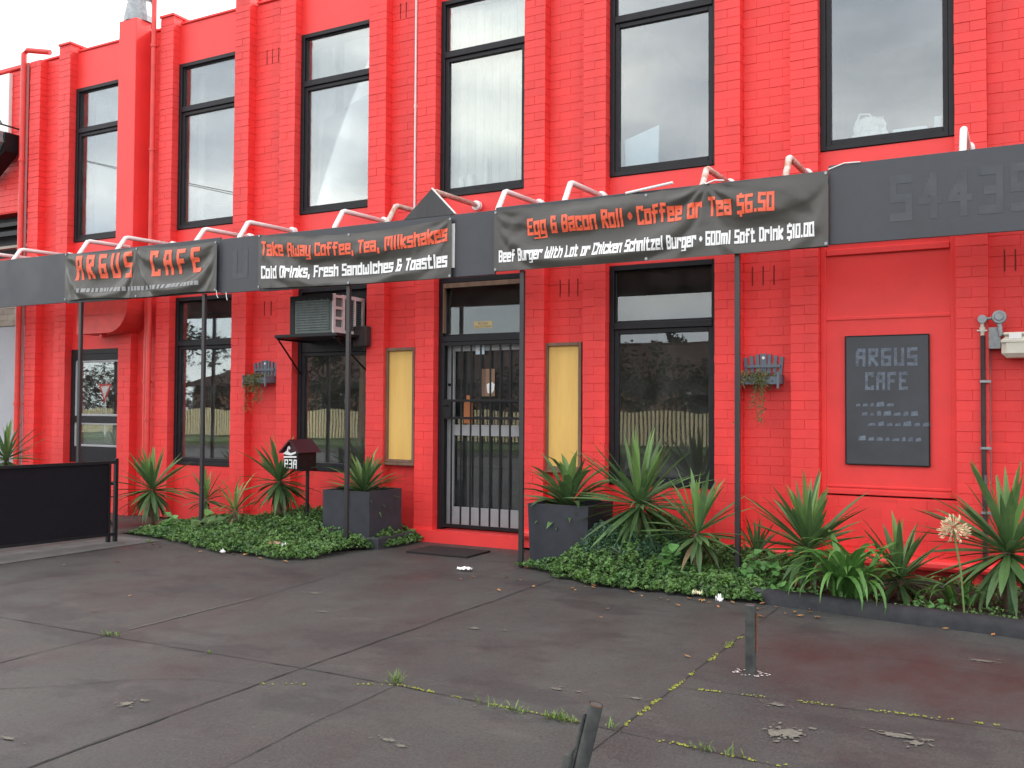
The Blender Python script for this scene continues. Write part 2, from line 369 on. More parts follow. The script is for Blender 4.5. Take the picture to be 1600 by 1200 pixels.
for i, (x, y, rx, ry) in enumerate([(-.93, -4.34, .1, .09), (-.99, -4.38, .05, .07), (-.5, -4.13, .12, .045), (-.42, -4.2, .05, .04), (-.22, -2.52, .09, .035), (-2.14, -4.25, .05, .03), (-2.02, -4.24, .03, .02), (-2.45, -5.3, .05, .03), (-2.36, -5.33, .035, .02), (-3.86, -5.52, .04, .05), (-3.83, -5.44, .05, .02), (-1.07, -3.95, .06, .03), (-3.2, -3.3, .05, .03), (-3.0, -3.25, .03, .02), (-4.4, -3.4, .06, .04), (-3.9, -6.1, .06, .02), (-4.9, -2.9, .07, .04), (-1.2, -5.3, .04, .03), (-1.72, -4.2, .05, .02)]):
    blob(wb, x, y, rx * .72, ry * .72, i * 3.7, n=40)
    for k in range(26): blob(wb, x + random.gauss(0, rx * .75), y + random.gauss(0, ry * .75), rx * random.uniform(.03, .22), ry * random.uniform(.04, .25), i * 9 + k, .0042, 9)
wx = -5.128
for k in range(60): blob(wb, -5.13 - .035 * (k / 60) + random.gauss(0, .006), -4.45 + 1.15 * k / 60, .008, .02, k + 31, .005, 7)
for i in range(26):
    x = random.uniform(-4.4, 0); y = random.uniform(-6, -1.9); blob(wb, x, y, random.uniform(.004, .012), random.uniform(.004, .01), i, .0044, 7)
for k in range(26): a = k / 26 * 6.28; blob(wb2, -1.34 + random.uniform(.06, .11) * math.cos(a), -3.45 + random.uniform(.04, .07) * math.sin(a), random.uniform(.004, .02), random.uniform(.003, .009), k + 70, .0046, 9)
tag(wb2.build('paint_ring', m_white), kind='structure')
tag(wb.build('worn_patches', m_wear), kind='structure')

# ================================================================== BUILDING
bld = thing('cafe_building', (-5, 3, 0), 'two storey painted brick building, bright red with black framed windows and flat parapet', 'building')
BAYS = [-11.955, -9.865, -7.75, -5.71, -3.665, -1.60, .455]     # left edge of each window opening
WW = 1.115; PW = .245
YB = .12; TOP = 6.57
XL, XR = -13.0, 2.4
def brick_run(mb, x0, x1, z0, z1, yf, yb, seed):
    rnd = random.Random(seed); c = int(round(z0 / .0862))
    while c * .0862 < z1 - .02:
        za = max(z0, c * .0862); zb = min(z1, (c + 1) * .0862)
        if zb - za > .02:
            off = 0 if c % 2 else .121
            k = math.floor((x0 - off) / .242)
            while True:
                a = off + k * .242; bb = a + .242; k += 1
                if a >= x1: break
                a2, b2 = max(a, x0), min(bb, x1)
                if b2 - a2 < .035: continue
                dy = rnd.uniform(-.0022, .0022); dz = rnd.uniform(-.0012, .0012); gz = rnd.choice((.0019, .0015, .0009, .0004))
                g = .0022
                ga = g if a2 > x0 else 0; gb = g if b2 < x1 else 0
                if rnd.random() < .87: gb = gb * .04; ga = ga * .2
                mb.box(a2 + ga, b2 - gb, yf + dy, yb, za + gz + dz, zb - gz + dz, rnd.random(), .0018)
        c += 1
def brick_pier(mb, x0, x1, z0, z1, seed):
    rnd = random.Random(seed); c = int(round(z0 / .0862))
    while c * .0862 < z1 - .02:
        za = max(z0, c * .0862); zb = min(z1, (c + 1) * .0862)
        dy = rnd.uniform(-.002, .002); dx = rnd.uniform(-.0015, .0015); gz = rnd.choice((.0019, .0015, .0009, .0004))
        if zb - za > .02:
            if (c + seed) % 2: mb.box(x0 + dx, x1 + dx, dy, YB + .03, za + gz, zb - gz, rnd.random(), .002)
            else:
                xm = x0 + (x1 - x0) * .5; g = .0022 * rnd.choice((1, .2, .05, .05))
                mb.box(x0 + dx, xm - g, dy, YB + .03, za + gz, zb - gz, rnd.random(), .002)
                mb.box(xm + g, x1 + dx, -dy, YB + .03, za + gz, zb - gz, rnd.random(), .002)
        c += 1
# recessed wall sheet pieces (with holes for the openings), and joints behind the bricks
LOWTOP = {0: 2.275, 6: 2.9}
def rpanel(*a):
    q = MB(); q.box(*a); q.build('rendered_panel', m_redrender, bld)
wallm = MB(); br = MB(); rd = MB(); jt = MB()
edges = [XL] + sum([[x, x + WW] for x in BAYS], []) + [XR]
for i, x in enumerate(BAYS):
    zt = LOWTOP.get(i, 2.915); zb = .13 if i == 3 else .705
    # openings: lower zb..zt, upper 3.815..6.045
    if i == 5: rpanel(x, x + WW, YB, .34, zt + .1, 3.815, .5)
    else: rpanel(x, x + WW, YB + .002 * (i % 2), .34, zt, 3.815, .5)
    rpanel(x, x + WW, YB, .34, 6.045, TOP, .5)
    if i != 3:
        rpanel(x, x + WW, YB + .0035, .34, .0, zb, .5)
        brick_run(br, x + .002, x + WW - .002, .22, zb - .003, YB, YB + .03, 50 + i)
        if i != 0: rpanel(x + .26, x + .84, YB - .001, YB + .05, .33, .66, .5)
for i in range(len(BAYS) + 1):
    xa = BAYS[i - 1] + WW if i else XL; xb = BAYS[i] if i < len(BAYS) else XR
    jt.box(xa, xb, YB + .0035, .34, 0, TOP - .003, .5)
    pl = []
    if i: pl.append((xa, xa + PW))
    if i < len(BAYS): pl.append((xb - PW, xb))
    for k, (p0, p1) in enumerate(pl):
        if i == 1 and k == 0: 
            brick_pier(br, p0, p1, .2, 2.45, i * 2 + k); jt.box(p0 + .0045, p1 - .0045, .004, YB, 0, TOP + .085, .5); brick_pier(br, p0, p1, 2.9, TOP + .09, i * 2 + k); continue
        jt.box(p0 + .0045, p1 - .0045, .004, YB + .005, .02, TOP + .085, .5)
        brick_pier(br, p0, p1, .02, TOP + .09, i * 2 + k)
    ra = xa + (PW if i else 0); rb = xb - (PW if i < len(BAYS) else 0)
    if i == 0: ra = XL + .2
    brick_run(br, ra, rb, .02, TOP - .02, YB, YB + .03, 20 + i)
br.build('brickwork', m_red, bld)
jt.build('wall', m_redjoint, bld)
# left end pier near the drainpipe
b = MB(); brick_pier(b, -12.86, -12.62, .02, TOP, 33); b.box(-12.86, -12.63, .012, YB + .01, .02, TOP - .01, .5); b.build('end_pier', m_red, bld)
# copings
b = MB()
for i in range(len(BAYS) + 1):
    xa = BAYS[i - 1] + WW if i else XL; xb = BAYS[i] if i < len(BAYS) else XR
    if i: b.box(xa - .012, xa + PW + .012, -.018, .36, TOP + .094, TOP + .13, .5, .006)
    if i < len(BAYS): b.box(xb - PW - .012, xb + .012, -.018, .36, TOP + .094, TOP + .13, .5, .006)
    b.box(xa + (PW + .014 if i else 0), xb - (PW + .014 if i < len(BAYS) else 0), YB - .02, .36, TOP + .002, TOP + .035, .5, .006)
for x in BAYS: b.box(x + .014, x + WW - .014, YB - .02, .36, TOP + .002, TOP + .035, .5, .006)
b.build('coping', m_redrender, bld)
# building volume: back, side, roof
b = MB(); b.box(XL, XR, 11.7, 12, 0, TOP, .5); b.box(XL, XL + .3, .345, 11.7, 0, TOP, .5); b.box(XR - .3, XR, .345, 11.7, 0, TOP, .5)
b.build('outer_wall', m_redrender, bld)
b = MB(); b.box(XL + .3, XR - .3, .345, 11.7, 6.25, 6.4, .5); b.build('roof', m_conc, bld)
b = MB(); b.box(XL + .3, XR - .3, .345, 11.7, 3.15, 3.3, .5); b.box(XL + .3, XR - .3, .345, 4.4, 6.2, 6.245, .5)
for z0, z1 in ((3.3, 6.2), (0, 3.15)): b.box(XL + .3, XR - .3, 4.4, 4.5, z0, z1, .5)
for x in BAYS[1:]: b.box(x - .5, x - .44, .345, 4.4, 3.3, 6.2, .5)
b.build('room', m_room, bld)
b = MB(); b.box(XL + .3, XR - .3, .345, 4.4, 0.01, .1, .5); b.build('room_floor', m_darkroom, bld)
# plinth, ledge and step
b = MB()
b.prism([(0, 0)] * 0 or [(-6.0, 0.0), (-4.6, 0.0), (-4.6, .13), (-6.0, .13)], -.045, .34, .5); b.build('door_step', m_redrender, bld)
b = MB()
for xa, xb in ((-4.597, XR),):
    n = 10; prof = []
    pts = [(-.005, .115), (-.045, .125), (-.06, .15), (-.058, .18), (-.04, .2), (-.003, .212)]
    k = len(b.v)
    for x in (xa, xb):
        for y, z in pts: b.v.append((x, y, z))
    for j in range(len(pts) - 1): b.f.append((k + j, k + 6 + j, k + 7 + j, k + j + 1)); b.t.append(.5)
    b.f.append(tuple(k + j for j in range(6))); b.t.append(.5); b.f.append(tuple(k + 11 - j for j in range(6))); b.t.append(.5)
    b.face([(xa, -.005, .115), (xa, .11, .115), (xb, .11, .115), (xb, -.005, .115)], .5); b.face([(xa, -.003, .212), (xb, -.003, .212), (xb, .11, .212), (xa, .11, .212)], .5)
b.build('plinth_ledge', m_redrender, bld)
# weep slots
b = MB()
for x, z in ((-8.32, 5.87), (-8.23, 5.87), (-8.13, 5.87), (-6.28, 6.05), (-6.2, 6.05), (-4.22, 2.72), (-4.12, 2.72), (-4.02, 2.72), (-2.22, 2.72), (-2.12, 2.72), (-2.02, 2.72), (-.12, 2.72), (-.04, 2.72), (-8.31, 2.7), (-8.2, 2.7)):
    b = MB(); b.box(x - .005, x + .005, YB - .004, YB + .02, z - .09, z + .09, .5); b.build('weep_slot', m_vent, bld)

# ---------------------------------------------------------------- windows
def frame_ring(mb, x0, x1, z0, z1, y0, y1, w, bev=.004):
    mb.box(x0, x0 + w, y0, y1, z0, z1, .5, bev); mb.box(x1 - w, x1, y0, y1, z0, z1, .5, bev)
    mb.box(x0 + w, x1 - w, y0 + .001, y1, z0, z0 + w, .5, bev); mb.box(x0 + w, x1 - w, y0 + .001, y1, z1 - w, z1, .5, bev)
def pane(x0, x1, z0, z1, y, parent, m):
    b = MB(); b.box(x0, x1, y, y + .004, z0, z1, .5); return b.build('pane', m, parent)
def window(x, z0, z1, zt, m, sash=True, dark=False):
    b = MB(); y0 = YB - .015; x1 = x + WW
    frame_ring(b, x, x1, z0, z1, y0, y0 + .1, .05)
    if zt:
        b.box(x + .05, x1 - .05, y0 - .004, y0 + .09, zt - .035, zt + .035, .5, .006)
        frame_ring(b, x + .051, x1 - .051, z0 + .051, zt - .036, y0 + .018, y0 + .07, .045)
        frame_ring(b, x + .051, x1 - .051, zt + .036, z1 - .051, y0 + .03, y0 + .07, .018)
    else: frame_ring(b, x + .051, x1 - .051, z0 + .051, z1 - .051, y0 + .018, y0 + .07, .045)
    fr = b.build('window', m_black, bld)
    if zt:
        pane(x + .095, x1 - .095, z0 + .095, zt - .08, y0 + .045, fr, m); pane(x + .068, x1 - .068, zt + .053, z1 - .068, y0 + .047, fr, m)
    else: pane(x + .095, x1 - .095, z0 + .095, z1 - .095, y0 + .045, fr, m)
    return fr
for i, x in enumerate(BAYS): window(x, 3.82, 6.04, 5.42, m_glassup)
for i in (1, 4, 6): window(BAYS[i], .71, 2.91, 2.3, m_glass)
# window behind the air conditioner: glazed below, boarded above
x = BAYS[2]; b = MB(); frame_ring(b, x, x + WW, .71, 2.91, YB - .015, YB + .085, .05)
b.box(x + .05, x + WW - .05, YB + .02, YB + .06, 2.3, 2.86, .5); b.box(x + .05, x + WW - .05, YB - .005, YB + .08, 2.13, 2.299, .5, .006)
frame_ring(b, x + .051, x + WW - .051, .761, 2.129, YB, YB + .06, .045)
fr = b.build('window', m_black, bld); pane(x + .095, x + WW - .095, .806, 2.085, YB + .03, fr, m_glass)
# small sash window at the left
x = BAYS[0]; b = MB(); frame_ring(b, x, x + WW, .68, 2.275, YB - .015, YB + .085, .07)
b.box(x + .07, x + WW - .07, YB - .01, YB + .06, 2.12, 2.204, .5); b.box(x + .07, x + WW - .07, YB - .012, YB + .07, .75, .9, .5); b.box(x + .07, x + WW - .07, YB - .012, YB + .07, 1.24, 1.33, .5, .005)
fr = b.build('window', m_black, bld)
b = MB(); frame_ring(b, x + .071, x + WW - .071, .901, 1.239, YB + .005, YB + .06, .03); frame_ring(b, x + .071, x + WW - .071, 1.331, 2.119, YB + .005, YB + .06, .03); b.build('sash_frame', m_alu, fr)
pane(x + .101, x + WW - .101, .931, 1.209, YB + .03, fr, m_glass); pane(x + .101, x + WW - .101, 1.361, 2.089, YB + .031, fr, m_glass)
b = MB(); b.box(x + .08, x + WW - .08, YB + .14, YB + .15, .9, 1.24, .5); b.build('net_curtain', m_blind, fr)
# boarded up window at the right, all painted red
x = BAYS[5]; b = MB(); frame_ring(b, x, x + WW, .72, 3.015, YB - .012, YB + .08, .045)
b.box(x + .045, x + WW - .045, YB + .006, YB + .05, .765, 2.97, .5)
b.box(x + .045, x + WW - .045, YB - .004, YB + .03, 2.275, 2.305, .5, .004); b.box(x + .05, x + WW - .05, YB - .014, YB + .05, 2.86, 2.915, .5, .004)
b.box(x + .0455, x + WW - .0455, YB - .006, YB + .03, .78, .80, .5, .003)
b.build('boarded_window', m_redrender, bld)

# ---------------------------------------------------------------- doorway
x = BAYS[3]
b = MB(); b.box(x, x + .055, YB - .02, .3, .131, 2.91, .5, .004); b.box(x + WW - .055, x + WW, YB - .02, .3, .131, 2.91, .5, .004)
b.box(x + .056, x + WW - .056, YB - .015, .26, 2.855, 2.91, .5, .004); b.box(x + .056, x + WW - .056, YB - .03, .22, 2.2, 2.262, .5, .004)
frame_ring(b, x + .056, x + WW - .056, 2.263, 2.854, YB + .02, YB + .07, .022)
dfr = b.build('door_frame', m_black, bld); pane(x + .078, x + WW - .078, 2.285, 2.832, YB + .045, dfr, m_glass)
b = MB(); b.box(x + .056, x + .075, YB - .025, YB + .018, 2.3, 2.85, .5); b.box(x + .075, x + WW - .06, YB - .025, YB + .018, 2.8, 2.85, .5); b.build('faded_trim', m_timber, dfr)
# door
b = MB(); yd = .2; xa, xb = x + .056, x + WW - .056
b.box(xa, xa + .085, yd, yd + .045, .15, 2.199, .5, .003); b.box(xb - .085, xb, yd, yd + .045, .15, 2.199, .5, .003)
b.box(xa + .086, xb - .086, yd + .002, yd + .045, .15, .375, .5, .003); b.box(xa + .086, xb - .086, yd + .002, yd + .045, 1.165, 1.285, .5, .003); b.box(xa + .086, xb - .086, yd + .002, yd + .045, 2.1, 2.199, .5, .003)
door = b.build('door', m_alu, bld)
pane(xa + .086, xb - .086, .376, 1.164, yd + .02, door, m_glass); pane(xa + .086, xb - .086, 1.286, 2.099, yd + .021, door, m_glass)
b = MB(); b.box(xa + .03, xa + .05, yd - .03, yd, 1.44, 1.5, .5, .005); b.tube([(xa + .04, yd - .03, 1.73), (xa + .04, yd + .001, 1.73)], .014, 10); b.build('lock', m_blackmetal, door)
b = MB(); b.box(xa, xb, .29, .3, .135, 2.15, .5); b.build('dark_interior_sheet', m_black, door)  # added black sheet, stands in for the unlit interior behind the door glass
# security gate
g = MB(); y0 = YB - .045
ga, gb = x + .06, x + WW - .045
g.box(ga, ga + .035, y0, y0 + .025, .16, 2.195, .5, .003); g.box(gb - .035, gb, y0, y0 + .025, .16, 2.195, .5, .003)
g.box(ga + .036, gb - .036, y0, y0 + .025, .16, .2, .5, .003); g.box(ga + .036, gb - .036, y0, y0 + .025, 2.155, 2.195, .5, .003)
for z in (1.36, 1.55): g.box(ga + .036, gb - .036, y0 - .004, y0 + .012, z - .014, z + .014, .5, .002)
gate = g.build('security_gate', m_blackmetal, bld)
for k in range(7):
    xx = ga + .125 + .122 * k
    b = MB(); b.box(xx - .011, xx + .011, y0 + .0135, y0 + .0245, .201, 2.154, .5, .003); b.build('bar', m_blackmetal, gate)
b = MB(); b.box(ga + .035, ga + .13, y0 - .012, y0 + .035, 1.36, 1.54, .5, .005); b.tube([(ga + .02, y0 - .03, 1.5), (ga + .1, y0 - .03, 1.5)], .009, 8); b.build('lock_box', m_blackmetal, gate)

# ---------------------------------------------------------------- blinds and what shows in the upper windows
def blinds(x0, x1, z0, z1, y, n, yaw=.12):
    for k in range(n):
        cx = x0 + (x1 - x0) * (k + .5) / n; hw = (x1 - x0) / n * .455
        b.face([(cx - hw * math.cos(yaw), y - hw * math.sin(yaw), z0), (cx + hw * math.cos(yaw), y + hw * math.sin(yaw), z0), (cx + hw * math.cos(yaw), y + hw * math.sin(yaw), z1), (cx - hw * math.cos(yaw), y - hw * math.sin(yaw), z1)])
b = MB(); blinds(-5.66, -4.62, 3.83, 5.98, .27, 10); b.build('vertical_blind', m_blind, bld)
b = MB(); blinds(-7.25, -6.62, 4.35, 5.93, .31, 7); b.box(-7.66, -7.4, .33, .332, 4.2, 5.93, .6); b.build('vertical_blind', m_blind, bld)
b = MB(); b.box(-11.86, -11.12, .36, .37, 4.0, 6.0, .5); b.build('roller_blind', m_blind, bld)
b = MB(); b.box(-9.78, -9.66, .36, .37, 3.86, 5.98, .6); b.build('curtain_edge', m_blind, bld)
for bx in (-11.05, -7.37): 
    b = MB(); b.box(bx, bx + .08, .4, .46, 3.3, 6.2, .5); b.build('inner_post', m_alu, bld)
# ---------------------------------------------------------------- drainpipes, duct, flue, conduit
def wallpipe(name, x, y, z0, z1, r, m, top=None, clamps=()):
    b = MB(); pts = [(x, y, z0), (x, y, z1)] + (top or []); b.tube(pts, r, 12)
    for z in clamps: b.tube([(x, y, z - .02), (x, y, z + .02)], r * 1.25, 12); b.box(x - r * 1.9, x + r * 1.9, y + r * .5, y + r + .012, z - .012, z + .012, .5)
    return b.build(name, m, bld, smooth=False)
wallpipe('drainpipe', -12.97, -.03, .2, 6.69, .04, m_redpipe, [(-12.9, -.02, 6.73), (-12.55, .1, 6.68)], (1.5, 3.2, 5.1))
wallpipe('drainpipe', -10.185, -.045, .2, 7.9, .033, m_redpipe, None, (1.3, 4.9, 6.3))
wallpipe('downpipe', -10.27, -.01, .2, 2.9, .036, m_redpipe, None, (1.8,))
wallpipe('conduit', -10.82, -.02, 3.3, 6.62, .014, m_redpipe, None, (4.2, 5.2))
wallpipe('conduit', -6.045, .1, 3.3, 7.2, .014, m_white, None, (4.9,))
b = MB(); b.box(-12.93, -12.88, -.008, .0, .1, 6.55, .5); b.build('peeling_strip', m_strip, bld)
b = MB(); b.box(-10.76, -10.42, -.14, .11, 2.86, 6.7, .5, .006); b.build('flue_casing', m_redrender, bld)
b = MB(); b.tube([(-10.59, .05, 6.7), (-10.59, .05, 6.78), (-10.59, .05, 7.05)], [.2, .2, .145], 18); b.tube([(-10.59, .05, 7.05), (-10.59, .05, 7.10)], .2, 18); b.tube([(-10.59, .05, 7.10), (-10.59, .05, 7.8)], .14, 18); b.build('flue', m_galv, bld)
prof = [(-11.35, 2.88), (-11.35, 2.45)] + [(-10.72 + .38 * math.sin(a), 2.83 - .38 * math.cos(a)) for a in [R(10 * k) for k in range(0, 10)]] + [(-10.34, 2.88)]
b = MB(); b.prism(prof, -.27, .115, .5); b.box(-11.3, -10.75, -.276, -.27, 2.7, 2.715, .5); b.box(-10.98, -10.92, -.2, -.12, 2.40, 2.45, .5); b.build('duct_hood', m_redpipe, bld)

# ================================================================== neighbouring wing at the far left
wing = thing('side_wing', (-15, 1, 0), 'red brick wing at the far left with grey base and dark shutter opening', 'building')
b = MB(); brick_run(b, -20, -13.03, 4.4, 6.53, .1, .13, 71); b.build('brickwork', m_red, wing)
b = MB(); b.box(-20, -13.03, .108, .4, 4.38, 6.53, .5); b.box(-20, -13.03, .112, .4, 2.99, 3.7, .5); b.box(-20, -13.1, .405, 6, 0, 6.4, .5); b.build('wall', m_redjoint, wing)
b = MB(); b.box(-20, -13.03, .11, .4, 0, 2.66, .5); b.build('painted_base', m_mauve, wing)
b = MB(); b.box(-20, -13.03, .112, .4, 2.665, 2.985, .5); brick_run(b, -20, -13.03, 2.672, 2.98, .105, .13, 73); b.build('beige_course', m_beige, wing)
b = MB(); b.box(-20, -13.0, .06, .42, 6.54, 6.6, .5, .01); b.build('coping', m_redrender, wing)
b = MB(); b.box(-20, -13.03, .3, .34, 3.7, 4.38, .5); b.box(-20, -13.03, .16, .24, 4.2, 4.26, .5); b.box(-20, -13.03, .14, .22, 4.05, 4.12, .5); op = b.build('roller_shutter', m_black, wing)
b = MB(); b.box(-20, -13.03, .15, .23, 3.86, 3.9, .5); b.build('rail', m_beige, op)
b = MB(); b.box(-15.5, -13.42, .04, .1, 5.35, 6.5, .5, .004); b.build('white_panel', m_whitepl, wing)
fl = thing('flood_light', (-13.3, -.1, 5.2), 'weathered dark grey floodlight box with bare bracket arm at the far upper left', 'light')
b = MB(); b.prism([(-13.8, 5.2), (-13.35, 5.1), (-13.15, 5.35), (-13.2, 5.52), (-13.75, 5.45)], -.3, 0, .5); b.build('housing', m_galv, fl)
b = MB(); b.prism([(-13.9, 5.0), (-13.5, 5.06), (-13.2, 5.3), (-13.16, 5.5), (-13.12, 5.5), (-13.13, 5.22), (-13.6, 4.9), (-13.9, 4.82)], -.2, .02, .5); b.build('visor', m_blackmetal, fl)
b = MB(); b.tube([(-13.15, .06, 5.6), (-13.2, -.2, 5.62), (-13.6, -.35, 5.72)], .012, 8); b.tube([(-13.2, -.2, 5.62), (-13.3, -.25, 5.8)], .01, 8); b.tube([(-13.6, -.35, 5.72), (-13.72, -.36, 5.71)], .03, 8); b.build('arm', m_blackmetal, fl)

# ================================================================== FASCIA SIGN on posts, tied back by bent pipes
YF = -.97
sign = thing('fascia_sign', (-5, YF, 0), 'long dark sign board on thin posts, tied to the red wall by bent white pipes', 'sign')
BD = [(-16.5, -13.3, 3.415, 2.775), (-13.297, -10.603, 3.405, 2.776), (-10.6, -7.953, 3.385, 2.762), (-7.95, -7.343, 3.362, 2.746), (-7.34, -4.883, 3.352, 2.735), (-4.88, -4.383, 3.350, 2.737), (-4.38, -1.343, 3.372, 2.762), (-1.34, 2.3, 3.41, 2.776)]
for x0, x1, zt, zb in BD:
    b = MB(); b.box(x0, x1, YF, YF + .02, zb, zt, .5, .003); b.build('board', m_board, sign)
b = MB(); b.box(-16.5, 2.3, YF + .0205, YF + .055, 2.80, 2.84, .5); bk = b.build('back_rail', m_blackmetal, sign)
b = MB(); b.box(-16.5, 2.3, YF + .0205, YF + .055, 3.27, 3.31, .5); bk = b.build('back_rail', m_blackmetal, sign)
for x, z in ((-10.35, 2.776), (-8.215, 2.76), (-6.14, 2.74), (-4.1, 2.76), (-2.075, 2.765), (-12.45, 2.776), (-.02 + .03, 2.77)):
    if x > -.5: x = 1.0
    b = MB(); b.box(x - .021, x + .021, YF + .0005, YF + .0425, -.05, z - .002, .5, .004); b.build('post', m_post, sign)
SX = [-12.53, -11.84, -10.48, -9.77, -8.42, -7.73, -6.37, -5.68, -5.21, -4.39, -3.69, -2.39, -1.69, -.38, .36, 1.66]
random.seed(5)
for i, x in enumerate(SX):
    za = 3.66 if i == 8 else 3.565 + random.uniform(-.01, .015); ya = -.76
    if i == 13: za = 3.64; ya = -.72
    ye = .1 if i in (8,) else -.005
    b = MB(); b.tube([(x, YF + .06, 3.27), (x, YF + .06, 3.37), (x, ya - .02, za - .012), (x, ya + .02, za), (x, ye, za + .02)], .027, 12)
    p = b.build('tie_pipe', m_rustpipe if i in (8, 11, 12, 7) else m_white, sign, smooth=True)
    b = MB(); b.tube([(x, ye - .05, za + .018), (x, ye + .004, za + .018)], .052, 16); b.tube([(x, ye - .056, za + .018), (x, ye - .05, za + .018)], .04, 16); b.build('flange', m_white, p)
b = MB(); b.prism([(-5.44, 3.353), (-4.84, 3.353), (-5.11, 3.63)], YF - .002, YF + .018, .5); pk = b.build('peak_board', m_post, sign)
b = MB(); b.prism([(-4.838, 3.356), (-4.828, 3.36), (-5.106, 3.642), (-5.112, 3.632)], YF - .004, YF + .019, .5); b.build('white_edge', m_white, pk)
b = MB(); b.box(-4.868, -4.835, YF - .008, YF - .001, 2.83, 3.26, .5); b.build('white_strip', m_white, sign)
b = MB(); b.tube([(-3.05, YF - .03, 3.362), (-2.62, YF - .03, 3.41)], .012, 6); b.tube([(-1.34, YF - .005, 3.378), (-1.22, YF - .005, 3.415), (-1.1, YF - .005, 3.41)], .005, 6); b.build('loose_trim', m_white, sign)

# ---------------------------------------------------------------- lettering: heavy squared capitals rasterised from strokes
GL = {
 'A': "00 05 18 48 40;04 44", 'R': "00 08 48 45 04;14 40", 'G': "48 08 00 40 44 24", 'U': "08 00 40 48", 'S': "48 08 04 44 40 00", 'C': "47 48 08 00 40 41",
 'F': "48 08 00;04 34", 'E': "48 08 00 40;04 34", 'T': "08 48;28 20", 'M': "00 08 68 60;38 33", 'D': "08 00 30 41 47 38 08", 'W': "08 00 60 68;30 35",
 'B': "00 08 38 47 45 34 04;34 43 41 30 00", 'L': "08 00 40", 'N': "00 08 40 48", 'P': "00 08 48 44 04", 'K': "08 00;48 04 40", 'O': "08 48 40 00 08",
 '$': "48 08 04 44 40 00;29 28;20 2b", '&': "38 08 04 34;04 00 40 44;38 37", '0': "00 08 48 40 00", '1': "16 28 20", '5': "48 08 04 44 40 00", '6': "48 08 00 40 44 04",
 '3': "08 48 40 00;14 44", '4': "43 03 38 30", '8': "00 08 48 40 00;04 44", '9': "44 04 08 48 40 00", 'a': "06 46 40 00 03 43", 'k': "08 00;46 03 40", 'e': "40 00 06 46 43 03",
 'w': "06 00 60 66;30 34", 'y': "06 00 40;46 4a 0a", 'f': "48 18 10;05 35", 'o': "00 06 46 40 00", 'm': "00 06 66 60;36 30", 'i': "20 26;28 28", 'l': "28 20", 's': "46 06 03 43 40 00",
 'h': "08 00;06 46 40", 'd': "48 40 00 06 46", 'r': "00 06 46 45", 'n': "00 06 46 40", 'c': "45 46 06 00 40 41", 't': "18 10 40;06 36", 'g': "46 06 00 40;46 4a 0a", 'u': "06 00 40 46",
 'z': "06 46 00 40", ',': "21 2b", '.': "20 20", '*': "14 34;23 25", 'p': "0a 06 46 40 00", 'x': "06 40;00 46", '-': "04 44"}
YC = {'a': -3.0, 'b': -1.2}
NARROW = set("il.,*1"); WIDE = set("MWmw")
def text_mesh(s, fn, u0, u1, hz, hwk=.145, asp=.5, res=18, slant=0, xs=.95):
    """fn(xx, zz): metres along the line and above the baseline -> 3D point."""
    adv = []
    for ch in s: adv.append(.42 if ch == ' ' else (.36 if ch in NARROW else (.92 if ch in WIDE else .68)))
    tot = sum(adv); k = (u1 - u0) / tot; cx = u0; mb = MB()
    cz = 1.0 / res
    for ch, a in zip(s, adv):
        if ch in GL:
            st = []
            for part in GL[ch].split(';'):
                P = [((int(q[0]) - (2 if ch in NARROW else (3 if ch in WIDE else 2))) / 4.0 * .42, (YC[q[1]] if q[1] in YC else int(q[1])) / 8.0) for q in part.split(' ')]
                st.append(P)
            hw = hwk
            xr = int((.6 if ch in WIDE else .4) * res) + 1
            mid = cx + a * k / 2
            for iz in range(int(-.42 * res), int(1.25 * res)):
                for ix in range(-xr, xr):
                    px, pz = (ix + .5) * cz, (iz + .5) * cz
                    pz2 = hw * .95 + pz * 1.0 if False else pz
                    hit = False
                    for P in st:
                        if len(P) == 1 or P[0] == P[-1] and len(P) == 2: P = [P[0], P[0]]
                        for (ax, az), (bx, bz) in zip(P[:-1], P[1:]):
                            dx, dz = bx - ax, bz - az; l2 = dx * dx + dz * dz
                            t = 0 if l2 == 0 else max(0, min(1, ((px - ax) * dx + (pz - az) * dz) / l2))
                            ex, ez = abs(px - ax - dx * t), abs(pz - az - dz * t)
                            if ex < hw * .72 and ez < hw * .8 and ex + ez < hw * 1.55: hit = True; break
                        if hit: break
                    if hit:
                        w = k * (.46 + 2 * hwk) / (.46 + 2 * hwk)
                        def X(i): return mid + (i * cz) * k * xs
                        x0_, x1_ = X(ix), X(ix + 1); z0_, z1_ = iz * cz * hz, (iz + 1) * cz * hz
                        sh = slant * hz
                        mb.face([fn(x0_ + slant * z0_, z0_), fn(x1_ + slant * z0_, z0_), fn(x1_ + slant * z1_, z1_), fn(x0_ + slant * z1_, z1_)], .5)
        cx += a * k
    return mb

